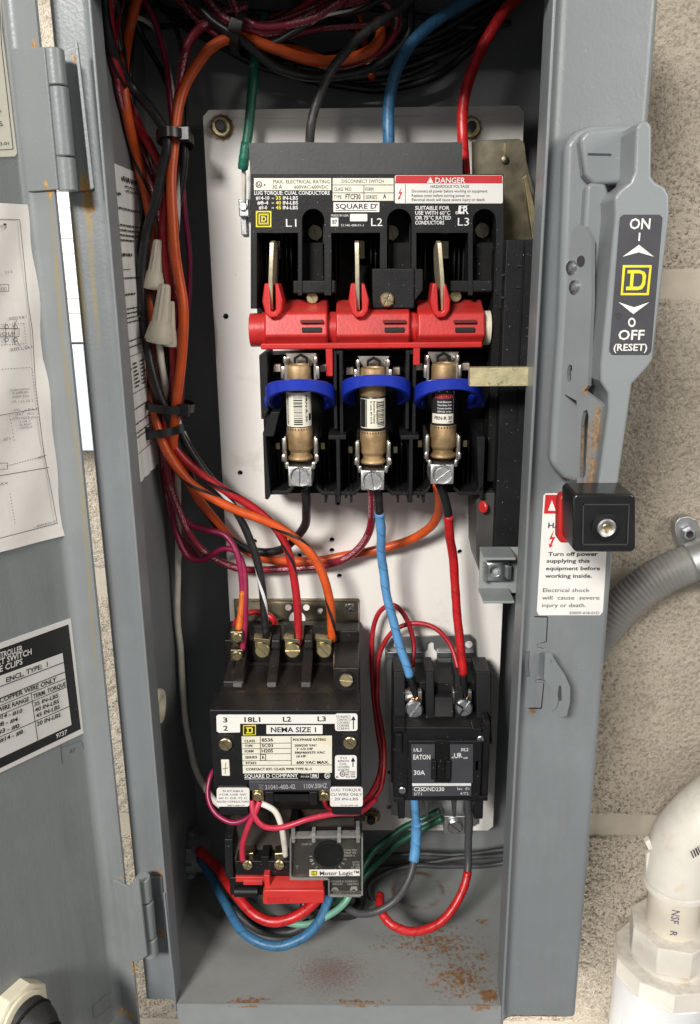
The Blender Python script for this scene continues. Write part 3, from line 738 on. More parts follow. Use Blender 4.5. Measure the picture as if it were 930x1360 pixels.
for k in range(14): p.line(-20+k*4, 491-k*.25, -18+k*4, 490.8-k*.25, .7)
for k in range(30): u = 36+k*.62; p.line(u, 489+k*4.2, u+.3, 491+k*4.2, .7)
for k in range(16): p.line(2+k*3.4, 618-k*.9, 4+k*3.4, 617.5-k*.9, .7)
for s_, a, b, y in (('ALARM CONTACT', 7, 33, 519), ('IF SUPPLIED', 10, 31, 523), ('FORM Y342', 10, 32, 528), ('OL 1-( )- OL 2', 10, 37, 534), ('OL     X2-1', 12, 42, 545), ('(OL)    (X2)', 14, 38, 551), ('(OL)-SQLB-(OL)', 10, 43, 556), ('1 OR 2', 20, 33, 561), ('OL RELAY', 19, 35, 565), ('CONTACTS', 20, 36, 569)):
    p.t(s_, a, y, b, y-1.5, 2.8)
p.line(-20, 553, 44, 542, .7); p.line(23, 548, 27, 543, .7)
for k in range(8): u = 6+k*.8; p.line(u, 551+k*4.5, u+.3, 553+k*4.5, .7)
p.t('X2-L', -2, 585, 8, 582, 3.5); p.t('XD-2', 44, 609, 53, 606, 3.5); p.frame(-10, 614, 3, 622, .7)
p.t('BLOCK', -16, 644, 4, 642, 3.2)
for k in range(10): u = 6+k*.7; p.line(u, 654+k*4.2, u+.3, 656+k*4.2, .7)
p.t('30009-853-01W', 42, 699, 67, 692.5, 2.8)
p.t('L1-2', 0, 363, 9, 362, 3); p.frame(-8, 378, 4, 387, .7); p.t('1', -3, 300, 1, 300, 3); p.t('7', -3, 305, 2, 305, 4)
p.build('lettering', m_inkg, pap)
# data plate on the door
dp = card('data_plate', m_white, door, fd, [(-60, 875), (0, 854), (99, 819), (102, 821), (116, 968), (114, 972), (0, 1026), (-60, 1055)], .04)
p = Print(fd, .05); p.poly([(-58, 882.5), (90, 829), (106.5, 968), (-58, 1048)]); p.build('black_field', m_lblk, dp)
p = Print(fd, .058); p.poly([(-58, 918), (82, 867), (94, 962.5), (-58, 1033)])
for s_, a, va, b, vb, h in (('COMBINATION CONTROLLER', -75, 899, 29, 864, 8), ('DISCONNECT SWITCH', -55, 901, 41, 868.5, 8), ('WITH FUSE CLIPS', -50, 910, 29, 881.5, 8), ('9737', 73.5, 980.5, 88, 974.5, 6)):
    p.t(s_, a, va, b, vb, h, True)
p.build('white_print', m_white, dp)
p = Print(fd, .085)
p.line(-58, 933, 83, 879.5, 1.0); p.line(-58, 950, 85, 892, 1.0); p.line(-58, 960, 87, 900.5, .8); p.line(-58, 973, 88, 911.5, .8); p.line(-58, 1003, 91, 937.5, .8)
p.line(40, 920.5, 49, 984, .8)
for s_, a, va, b, vb, h in (('ENCL. TYPE:  1', 7, 906, 62, 884.5, 6.5), ('COPPER WIRE ONLY', -2, 933.5, 73.5, 904.5, 6.2), ('WIRE RANGE', -5, 946, 37, 930.5, 6), ('TERM. TORQUE', 42.5, 928, 86, 910.5, 6), ('35 IN-LBS', 44, 938, 76, 925.5, 5.4), ('40 IN-LBS', 45, 945.5, 77, 933, 5.4), ('45 IN-LBS', 46.5, 953, 78, 940.5, 5.4), ('20 IN-LBS', 47.5, 964, 79, 951, 5.4),
        ('#14 - #10', -6, 956, 28, 946, 5.6), ('#8 - #4', -7, 966, 22, 957, 5.6), ('#3 - #0', -5, 975, 24, 965.5, 5.6), ('#14 - #8', -2, 986, 29, 973.5, 5.6)):
    p.t(s_, a, va, b, vb, h, True)
p.build('black_print', m_ink, dp)
MB().lathe([(0, .0), (.13, 0), (.1, .1), (0, .12)], fd.w(*fd.q(100, 822), .04), nin, 10).build('rivet', m_lug, door)
# upper cream label
ul = card('upper_label', m_cream, door, fd, [(-60, -40), (-1, -40), (2, 40), (12, 120), (19, 180), (22, 203), (19, 207.5), (-60, 211)], .04)
p = Print(fd, .055)
for (a, b), (c_, d) in zip([(-3,-30),(1,60),(9,130),(16.5,198),(-60,203)][:-1], [(-3,-30),(1,60),(9,130),(16.5,198),(-60,203)][1:]): p.line(a, b, c_, d, .9)
p.t('SERIES', -22, 153, -1, 152, 4); p.t('CLASS', -24, 169, 3, 167.5, 6.5); p.t('30072-213-01', -30, 195, 11, 192.5, 4.4); p.t('TYPES', -22, 151, 1, 149, 3.6)
p.build('lettering', m_ink, ul)
p = Print(fd, .012)
p.poly([(80, 990), (81, 990), (83, 1015), (82, 1015)]); p.line(80, 993, 108, 984, .6); p.line(108, 984, 111, 995, .6); p.t('87', 92, 1001, 100, 998, 5)
p.line(122, 1337, 140, 1322, .5); p.line(140, 1322, 148, 1318, .5); p.line(122, 1337, 125, 1352, .7); p.line(125, 1353, 149, 1335, .4)
p.build('faint_stamp', M('faint stamp ink', (.10, .115, .12), .5), door)
# cord grip through the lower part of the door
fdb = fd.q(18, 1342); gc = fd.w(fdb[0], fdb[1], 0)
cg = thing('cord_grip', gc, 'cream locknut with a black ribbed cord coming through the lower door', 'cord grip')
prof = []
oc = MB(); rings = []
for h, r in ((0, 1.75), (.75, 1.75), (.85, 1.6)):
    rings.append([gc+fd.ex*(r*math.cos(k*math.pi/4+.4))+fd.ez*(r*math.sin(k*math.pi/4+.4))+nin*h for k in range(8)])
oc.loft(rings); oc.build('locknut', m_cream2, cg, .06)
MB().lathe([(1.3, .8), (1.42, .85), (1.42, 1.0), (1.25, 1.05)], gc, nin, 30).build('collar', m_cream2, cg)
cp = [gc, gc+nin*1.6+Vector((0, 0, -.2)), gc+nin*2.4+Vector((-.3, -.5, -1.2)), gc+nin*2.7+Vector((-.5, -1.2, -3)), gc+nin*2.6+Vector((-.8, -2, -6))]
tube('cord', M('black rubber', (.02, .019, .018), .6, bump=.4, bs=200), cp, 1.18, cg, n=10, sides=20)
for k in range(5):
    c_ = catmull(cp, 10); i = 8+k*5; d = (c_[i+1]-c_[i-1]).normalized()
    MB().lathe([(1.15, -.12), (1.24, -.06), (1.24, .06), (1.15, .12)], c_[i], d, 22).build('cord_rib', m_blackm, cg)
# ------------------------------------------------------------------ mounting plate
YP = 10.8
xp0, xp1 = P(281, 365, YP).x, P(687, 365, YP).x
zp0, zp1 = P(600, 1103, YP).z, P(480, 143, YP).z
plate = thing('mounting_plate', ((xp0+xp1)/2, YP, zp0), 'white enamelled steel mounting plate at the back of the cabinet', 'plate')
ch = .35
pl = MB().prism([(xp0+ch, zp0), (xp1-ch, zp0), (xp1, zp0+ch), (xp1, zp1-ch), (xp1-ch, zp1), (xp0+ch, zp1), (xp0, zp1-ch), (xp0, zp0+ch)], 'y', YP, YP+.3).build('plate_sheet', m_plate, plate)
holes = [(319, 628), (449, 668), (441, 717), (441, 731), (338, 719), (398, 738), (451, 765), (611, 733), (518, 1026), (517, 1072), (300, 420)]
hc = MB()
for u, v in holes: hc.lathe([(.17, -1), (.17, 1)], P(u, v, YP), (0,1,0), 14)
cut(pl, [hc])
MB().box(xp0+1, xp1-1, YP-.05, YP+.1, P(480, 156, YP).z, P(480, 153.5, YP).z).build('pressed_ridge', m_plate, plate, .03)
# standoff spacers behind the plate
for u, v in ((300, 200), (670, 200), (320, 1050), (640, 1050)):
    MB().lathe([(.5, 0), (.5, YB-YP-.35)], P(u, v, YP)+Vector((0, .32, 0)), (0,1,0), 14).build('standoff', m_steel, plate)
def stud_nut(u, v, rp):
    c = P(u, v, YP); r = rp/pxcm(u, v, YP)
    n = MB(); n.lathe([(r*.5, 0), (r*.92, 0), (r*.92, -.35), (r*.8, -.45), (r*.5, -.45), (r*.5, 0)], c, (0,1,0), 6 if rp < 13 else 24)
    no = n.build('nut', m_chrom, plate)
    MB().lathe([(0, 0), (r*.5, 0), (r*.5, -.7), (r*.4, -.78), (0, -.78)], c, (0,1,0), 16).build('stud', m_fibre, no)
    wv = MB()
    for k in range(12):
        a = k*math.pi/6; q = c+Vector((math.cos(a), 0, math.sin(a)))*r*1.06
        wv.box(q.x-.05, q.x+.05, q.y-.14, q.y-.01, q.z-.05, q.z+.05)
    wv.lathe([(r*.9, -.12), (r*1.08, -.12), (r*1.08, -.02), (r*.9, -.02), (r*.9, -.12)], c, (0,1,0), 24)
    wv.build('lock_washer', m_brass, no)
stud_nut(295, 169, 14); stud_nut(625, 170, 13); stud_nut(493, 1083, 11)
# ground lug on the left of the switch
gl = thing('ground_lug', P(322, 280, YP), 'small zinc ground lug with screw left of the disconnect switch', 'terminal')
B('lug_body', m_steel, gl, 317, 331, 264, 288, YP-.7, YP, .08); screw(gl, 323, 274, YP-.72, 5.5, m_steel, 'slot', 50)
B('tongue', m_steel, gl, 320, 328, 288, 312, YP-.3, YP, .06)
# ------------------------------------------------------------------ disconnect switch
Y1 = 5.5
sw = thing('disconnect_switch', P(500, 420, YP), 'black three pole disconnect switch with red rotor and printed labels', 'switch')
f1 = FY(Y1)
fs_ = MB(); fs_.fp(FY(6.2), [(331, 190), (395, 189), (480, 190), (614, 189), (614, 236), (333, 236)], 0, .1)
fl_ = fs_.build('insulating_flap', m_fibre, sw)
for u in (382, 478, 568): MB().fp(FY(6.1), [(u, 190), (u+.8, 190), (u+.8, 232), (u, 232)], 0, .015).build('fold_line', m_lgry, fl_)
# comb shaped front cover: face with columns going down between the arc chambers
comb = [(333, 231), (669, 231), (669, 410), (662, 410), (662, 392), (622, 392), (622, 309), (553, 309), (553, 392), (505, 392), (505, 309), (440, 309), (440, 392), (396, 392), (396, 309), (341, 309), (341, 410), (333, 410)]
cv = MB().fp(f1, comb, -3.6, 0).build('front_cover', m_black, sw)
def ushape(u0, u1, v0, v1):
    r = (u1-u0)/2; c_ = (u0+u1)/2
    return [(u0, v1), (u0, v0+r)]+[(c_-r*math.cos(a), v0+r-r*math.sin(a)) for a in [math.pi*k/10 for k in range(1, 10)]]+[(u1, v0+r), (u1, v1)]
cs = MB()
for a, b in ((401, 431), (514, 547), (628, 659)): cs.fp(f1, ushape(a, b, 277, 400), -1.6, 1)
cut(cv, [cs])
cs = MB()
for a, b in ((404, 429), (517, 544), (631, 656)): cs.fp(FY(Y1+1.5), ushape(a, b, 281, 322), -1.5, .6)
cut(cv, [cs])
bvm = cv.modifiers.new('bevel', 'BEVEL'); bvm.width = .0006; bvm.segments = 2; bvm.limit_method = 'ANGLE'; bvm.harden_normals = True
B('rear_base', m_blackm, sw, 338, 664, 236, 425, 9.2, YP, .05)
for u, v in ((419, 309), (520, 309), (640, 306)): screw(sw, u, v, Y1+2.9, 10.5, m_chromd, 'slot', 75)
# column floors and lower lugs
for a, b in ((402, 430), (515, 546), (629, 658)): B('column_floor', m_blackm, sw, a, b, 322, 392, Y1+1.2, 8.5, .05)
B('screw_block', m_black, sw, 494, 551, 356, 410, Y1-.25, 8.4, .1)
MB().fp(FY(Y1-.2), [(551, 357), (562, 357), (562, 385), (551, 400)], -2.5, 0).build('screw_block_wing', m_black, sw, .06)
screw(sw, 514, 398, Y1-.28, 9.5, m_brassb, 'phil', 30)
B('screw_block', m_black, sw, 389, 446, 372, 390, Y1+.1, 8.4, .1)
B('screw_block', m_black, sw, 598, 655, 372, 388, Y1+.1, 8.4, .1)
screw(sw, 415, 395, 6.2, 8, m_chrom, 'slot', 60); screw(sw, 605, 393, 6.2, 8, m_chrom, 'slot', 10)
for a in (341, 374, 440, 492, 552, 603):           # arc chamber fins
    for k in range(3): B('arc_fin', m_blackm, sw, a+k*6, a+k*6+1.6, 312, 372, 7.4, 9.2, 0)
for a in (368, 480, 592): B('jaw', m_chromd, sw, a-6, a+6, 318, 345, 8.4, 9.1, .1)
# knife blades
for u, k in ((361, -2), (474, 0), (584, 3)):
    t = P(u, 322, 4.6); m1 = P(u+k*.3, 372, 4.4); b = P(u+k+1.5, 412, 5.2)
    bl = MB(); hw = .11
    prof = [(4.6, t.z), (4.4, m1.z), (5.0, b.z), (6.8, b.z), (8.2, m1.z+.6), (7.6, t.z-.2), (5.4, t.z+.12)]
    x_t, x_b = t.x, b.x
    zs = [z for _, z in prof]
    def xx(z): return x_t+(x_b-x_t)*(t.z-z)/(t.z-b.z)
    bl.loft([[(xx(z)-hw, y, z) for y, z in prof], [(xx(z)+hw, y, z) for y, z in prof]])
    bl.build('blade', m_blade, sw, .03)
# rotor
zc_ = P(480, 437, 6.2).z; rt = MB()
rR = 22/pxcm(480, 437, 6.2)
def rx(u): return P(u, 437, 5.3).x
def seg(mb, u0, u1, r0, r1): mb.lathe([(r0, 0), (r1, rx(u1)-rx(u0))], Vector((rx(u0), 6.2, zc_)), (1,0,0), 28)
seg(rt, 330, 348, rR, rR); seg(rt, 347, 352, rR*1.06, rR*1.06); seg(rt, 352, 434, rR*.98, rR*1.02); seg(rt, 434, 448, rR*1.04, rR*1.04); seg(rt, 448, 540, rR*.98, rR*1.02); seg(rt, 540, 553, rR*1.04, rR*1.04); seg(rt, 553, 634, rR*.98, rR*1.02); seg(rt, 634, 642, rR*1.06, rR*1.06)
rto = rt.build('rotor', m_red, sw, .03)
for a, b in ((355, 436), (447, 543), (553, 640)):
    MB().yz(a, b, [(398, 6.6), (416, 5.0), (446, 4.7), (458, 5.2), (461, 6.5), (440, 8), (402, 8)]).build('rotor_saddle', m_red, rto, .12, 3)
MB().pbox(346, 641, 455, 463, 4.95, 7).build('rotor_edge', m_red, rto, .08)
for a, b, v1 in ((433, 442, 500), (549, 558, 485)): B('rotor_tab', m_red, rto, a, b, 461, v1, 5.0, 5.6, .05)
for a in (361, 475, 583): 
    bh = MB().fp(FY(4.75), ushape(a-12, a+13, 372, 400)[::-1][:0] or [(a-9, 376), (a+9, 376), (a+15, 398), (a+14, 413), (a+8, 421), (a-2, 422), (a-8, 416), (a-12, 400)], -1.6, .25).build('blade_holder', m_red, rto)
    cut(bh, [MB().fp(FY(4.75), [(a-3, 370), (a+5, 370), (a+6, 411), (a+3, 414), (a-1, 413)], -3, 1)])
    bv = bh.modifiers.new('bevel', 'BEVEL'); bv.width = .0009; bv.segments = 2; bv.limit_method = 'ANGLE'
for a in (414, 524, 618):
    for k in (0, 1):
        B('rotor_slot', m_dark if k else M('slot shade red', (.14, .008, .006), .5), rto, a-15+k*2, a+15-k*2, 425+k*10, 429+k*12, 4.62, 4.9, .02)  # raised dark patches, the slots' shade put into their colour
MB().lathe([(rR*.9, 0), (rR*1.02, .03), (rR*1.02, .5), (rR*.9, .53)], Vector((rx(641), 6.2, zc_)), (1,0,0), 26).build('bearing_collar', m_cream2, sw)
# cover labels
def plain_card(u0, v0, u1, v1, mat, name='label', fr=f1, par=sw, r=0): return card(name, mat, par, fr, rrect(u0, v0, u1, v1, r) if r else [(u0, v0), (u1, v0), (u1, v1), (u0, v1)], .02)
L1 = plain_card(337.5, 236.5, 440, 252.5, m_cream, 'rating_label')
p = Print(f1, .03)
p.t('MAX.', 363, 243.5, 377, 243.5, 4.8); p.t('ELECTRICAL RATING', 380, 243.5, 438, 243.5, 4.8); p.t('30 A', 362, 251, 375, 251, 6); p.t('600VAC-600VDC', 391, 250.5, 436, 250.5, 4.6)
p.ring(344, 245, 3.2, 4.4); p.t('SA', 341.5, 247, 346.5, 247, 3.6, True); p.ring(351.5, 245.5, .3, 1.2)
p.build('lettering', m_ink, L1)
L2 = plain_card(442, 236.5, 523, 266.5, m_cream, 'type_label')
p = Print(f1, .03)
p.t('DISCONNECT SWITCH', 454, 243, 510, 243, 4.8); p.line(442, 245.5, 523, 245.5, .8); p.line(442, 256, 523, 256, .8); p.line(483.5, 245.5, 483.5, 266, .8)
p.t('CLASS 9422', 443.5, 253.5, 467, 253.5, 4.8); p.t('FORM', 485.5, 253.5, 496, 253.5, 4.8); p.t('TYPE', 443.5, 264, 454, 264, 4.8); p.t('FTCF30', 459, 264.5, 479, 264.5, 6.8, True); p.t('SERIES', 485.5, 264, 501, 264, 4.8); p.t('A', 509, 263.5, 513, 263.5, 6, True)
p.build('lettering', m_ink, L2)
L3 = plain_card(443, 268.5, 504, 281.5, m_white, 'name_label')
p = Print(f1, .03); p.t('SQUARE D', 446, 277, 500, 277, 6.5, True); p.line(445.5, 279.3, 500, 279.3, .8); p.ring(500.5, 271.5, .5, 1.2); p.build('lettering', m_ink, L3)
L4 = plain_card(439.5, 289, 449.5, 300.5, m_white, 'date_label'); p = Print(f1, .03); p.t('87', 441.5, 297.5, 448, 297.5, 5.5, True); p.build('lettering', m_ink, L4)
plain_card(465, 284, 488, 293.8, m_white, 'blank_label', r=1)
L5 = plain_card(524.5, 232.5, 668, 270, m_white, 'danger_label', r=2)
p = Print(f1, .028); p.poly([(526, 233), (667, 233), (667.5, 243.5), (525, 243.5)]); p.bolt_mark(531.5, 256.5, 4.2); p.build('red_print', m_inkr, L5)
p = Print(f1, .036); p.poly([(567, 243), (571.8, 235), (576, 243)]); p.t('DANGER', 578, 243, 618, 243, 7.2, True); p.build('white_print', m_white, L5)
p = Print(f1, .034); p.line(538.5, 244, 538.5, 269.5, .6); p.t('HAZARDOUS VOLTAGE', 572, 249.5, 623, 249.5, 4)
for s_, a, b, y in (('Disconnect all power before working on equipment.', 547, 648, 255.5), ('Replace cover before turning power on.', 547, 625, 261.5), ('Electrical shock will cause severe injury or death.', 547, 644.5, 267)): p.t(s_, a, y, b, y, 4)
p.build('lettering', m_ink, L5)
p = Print(f1, .015)
p.t('LUG TORQUE: CU/AL CONDUCTORS', 338, 258.5, 438, 258.5, 5, True)
for i, (a, b) in enumerate((('#14-10', '35'), ('#8-4', '40'), ('#3-0', '45'))):
    y = 265+i*6.4; p.t(a, 340+i*2, y, 358-i*1.5, y, 4.6, True); p.t('=', 361, y, 364, y, 3.5); p.t('IN-LBS', 376, y, 396, y, 4.6, True)
p.t('L1', 380, 301, 394, 301, 10.5); p.t('L2', 493, 300, 508, 300, 10.5); p.t('L3', 608, 299.5, 623, 299.5, 10.5)
for i, s_ in enumerate(('SUITABLE FOR', 'USE WITH 60°C', 'OR 75°C RATED', 'CONDUCTORS')): p.t(s_, 551.5, 278.5+i*6.5, (597, 598, 599, 590)[i], 278.5+i*6.5, 5, True)
p.t('MADE IN USA', 440, 287.5, 463, 287.5, 3); p.t('51140-488-01-1', 453, 300.5, 483, 300.5, 3)
p.ring(607, 282.5, 1.5, 2.1); p.t('R', 606.2, 283.6, 608, 283.6, 2); p.poly([(609.5, 273), (613, 273), (612, 281), (615, 281), (614.5, 284), (608, 284)]); p.t('R', 615, 284, 622.5, 284, 10, True); p.t('7', 611, 276.5, 622, 276.5, 3.5, True)
p.build('white_lettering', m_inkw, sw)
p = Print(f1, .02)
for i, b in enumerate(('35', '40', '45')): p.t(b, 366.5, 265+i*6.4, 373.5, 265+i*6.4, 4.6, True)
p.build('yellow_lettering', m_inky, sw)
L6 = plain_card(340, 280, 360.5, 301.5, m_inky, 'logo_label')
p = Print(f1, .028); p.frame(342.6, 282.6, 358, 299, 1.7); p.line(347.6, 285.5, 347.6, 296.3, 1.2)
p.build('logo_ring', m_ink, L6)
p = Print(f1, .04); p.rect(344.2, 284.2, 356.4, 297.4); p.build('logo_field', m_ink, L6)
p = Print(f1, .05); p.dlogo(350.3, 290.8, 5.6, 1.0)
pb = p.build('logo_letter', m_inky, L6)
# ------------------------------------------------------------------ operating mechanism on the right of the switch
mech = thing('switch_mechanism', P(680, 780, YP), 'black operating channel with brass coloured bracket right of the switch', 'mechanism')
MB().fp(FY(9.15), [(627, 188), (640, 186), (690, 184), (697, 190), (700, 215), (713, 265), (714, 330), (627, 330)], -.2, 0).build('bracket', m_chromd, mech, .03)
MB().fp(FY(7.2), [(696, 235), (700, 232), (714, 290), (713, 320), (708, 320)], -.5, 0).build('bracket_edge', m_chrom, mech, .03)
MB().lathe([(0, 0), (.22, 0), (.2, -.12), (0, -.16)], P(671, 212, 9.1), (0,1,0), 12).build('rivet', m_chromd, mech)
MB().fp(FY(9.12), [(670, 190), (672, 190), (672, 206), (670, 206)], 0, .06).build('crease', m_chrom, mech)
chn = MB(); chn.pbox(663, 716, 318, 792, 4.6, 9.5); co = chn.build('channel', m_black, mech, .08)
MB().pbox(690, 692, 321, 560, 4.5, 4.7).build('channel_rib', m_blackm, mech)
MB().pbox(652, 666, 330, 640, 5.6, 9).build('channel_wing', m_blackm, mech, .06)
for u, v in ((690, 353), (689, 381), (668, 365), (668, 395)): MB().pbox(u-3, u+3, v-1.5, v+1.5, 4.52, 4.8).build('channel_notch', m_dark, mech)
MB().fp(FY(5.2), [(633, 665), (640, 655), (690, 655), (690, 760), (637, 760), (633, 740)], -4, 0).build('side_web', M('worn black plate', (.05, .047, .045), .5, var=.3), mech, .05)
B('drive_bar', m_bar, mech, 624, 712, 488, 513, 1.5, 2.1, .03)
MB().lathe([(0, 0), (.36, 0), (.36, -.1), (.3, -.16), (0, -.16)], Vector(P(643, 673, 4.9)), (.85, .5, 0), 18).build('red_button', m_red, mech)
# ------------------------------------------------------------------ fuse block
fb = thing('fuse_block', P(500, 665, YP), 'black moulded three pole fuse block below the red rotor', 'fuse block')
B('base', m_blackm, fb, 350, 648, 470, 655, 8.0, YP, .08)
MB().fp(FY(5.5), [(344, 472), (349, 468), (355, 468), (357, 545), (352, 556), (347, 557)], -3, 0).build('side_wall', m_black, fb, .05)
for a, b in ((440, 456), (536, 553)):
    B('barrier', m_black, fb, a+3, a+8, 466, 570, 5.2, 8.2, .05); B('barrier', m_black, fb, b-5, b, 466, 582, 5.2, 8.2, .05)
    B('barrier_top', m_black, fb, a+3, b, 464, 471, 5.25, 8.1, .05)
    B('barrier_bridge', m_black, fb, a-4, b+4, 578, 584, 4.4, 8.1, .05)
    B('barrier', m_black, fb, (a+b)/2-1, (a+b)/2+4, 582, 668, 4.4, 8.1, .05)
    for k in (-17, -3, 10, 17): B('comb_tooth', m_black, fb, (a+b)/2+k, (a+b)/2+k+3, 650, 668 if k != 10 else 662, 4.9, 6.4, .03)
# lower housing walls
MB().fp(FY(4.4), [(349, 575), (360, 547), (372, 547), (364, 578), (364, 580), (353, 580), (360, 657), (356, 664), (352, 663)], -4, 0).build('side_wall', m_black, fb, .05)
for k in range(4): B('wall_fin', m_blackm, fb, 363+k*6, 366+k*6, 590, 640, 6.8, 8.2, .02)
for a in (424, 462, 520, 562, 615):
    for k in range(3): B('wall_fin', m_blackm, fb, a+k*6, a+k*6+2.6, 585, 640, 6.8, 8.2, .02)
MB().fp(FY(4.6), [(356, 652), (380, 652), (390, 645), (391, 648), (383, 657), (357, 657)], -3.6, 0).build('bottom_rail', m_black, fb, .03)
for a, b in ((420, 480), (512, 572), (602, 642)):
    MB().fp(FY(4.6), [(a, 644), (a+9, 653), (b-9, 653), (b, 644), (b, 648), (b-8, 658), (a+8, 658), (a-1, 648)], -3.6, 0).build('bottom_rail', m_black, fb, .03)
MB().fp(FY(4.6), [(633, 580), (645, 580), (642, 660), (638, 664), (636, 655)], -3.6, 0).build('side_wall', m_black, fb, .05)
def lathe_z(mb, prof, c, n=24): return mb.lathe(prof, c, (0,0,1), n)
FU = ((399, 484, 612), (495.5, 488, 617), (588, 482, 609))
YFU = 4.3
for i, (u, v0, v1) in enumerate(FU):
    k = pxcm(u, 550, YFU)
    for s_ in (-1, 1):
        # upper and lower spring clips: two leaves with rolled pins
        c1 = MB().pbox(u+s_*19.5-1.6, u+s_*19.5+1.6, v0-5, v0+24, 3.9, 7.6); c1.build('clip_leaf', m_tin, fb, .03)
        for uo, va, vb, yy in ((20, v0-11, v0-1, 3.9), (23, v0+2, v0+20, 4.0)):
            a = P(u+s_*uo, va, yy); b = P(u+s_*uo, vb, yy); L_ = (a-b).length
            MB().lathe([(0, 0), (.10, .03), (.12, .1), (.12, L_-.1), (.1, L_-.03), (0, L_)], b, (0,0,1), 12).build('clip_pin', m_tin, fb)
        B('clip_leaf', m_tin, fb, u+s_*20-1.6, u+s_*20+1.6, v1-32, v1+4, 3.8, 7.6, .03)
        for uo, va, vb, yy in ((21, v1-31, v1-8, 3.7), (22, v1-9, v1+1, 3.65), (17.5, v1+1, v1+11, 3.9)):
            a = P(u+s_*uo, va, yy); b = P(u+s_*uo, vb, yy); L_ = (a-b).length
            MB().lathe([(0, 0), (.10, .03), (.125, .1), (.125, L_-.1), (.1, L_-.03), (0, L_)], b, (0,0,1), 12).build('clip_pin', m_tin, fb)
        B('clip_tab', M('copper tab', (.62, .5, .42), .4, .8), fb, u+s_*31-5, u+s_*31+5, v0, v0+10, 6.6, 7.4, .04)
        B('clip_tab', m_chrom, fb, u+s_*30-3, u+s_*30+3, v1-24, v1-15, 6.6, 7.4, .03)
    MB().fp(FY(5.6), [(u-20, v0-15), (u+22, v0-15), (u+15, v0+2), (u-13, v0+2)], -.12, 0).build('line_strap', m_tin, fb, .02)
    MB().lathe([(.30, 0), (.45, 0), (.45, -.3), (.3, -.3), (.30, 0)], P(u+1, v0-4, 5.2), (0,1,0), 6).build('strap_nut', m_blackm, fb)
    B('strap_base', m_brass, fb, u-12, u+12, v1-5, v1+8, 5.4, 6.6, .05)
    lg = B('lug', m_lug, fb, u-16, u+15, v1+8, v1+34, 3.7, 6.4, .05)
    cut(lg, [MB().lathe([(.55, -1), (.55, .35)], P(u, v1+21, 3.7), (0,1,0), 24)])
    screw(lg, u, v1+21, 4.1, 11.5, m_lug, 'slot', (92, 80, -38)[i])
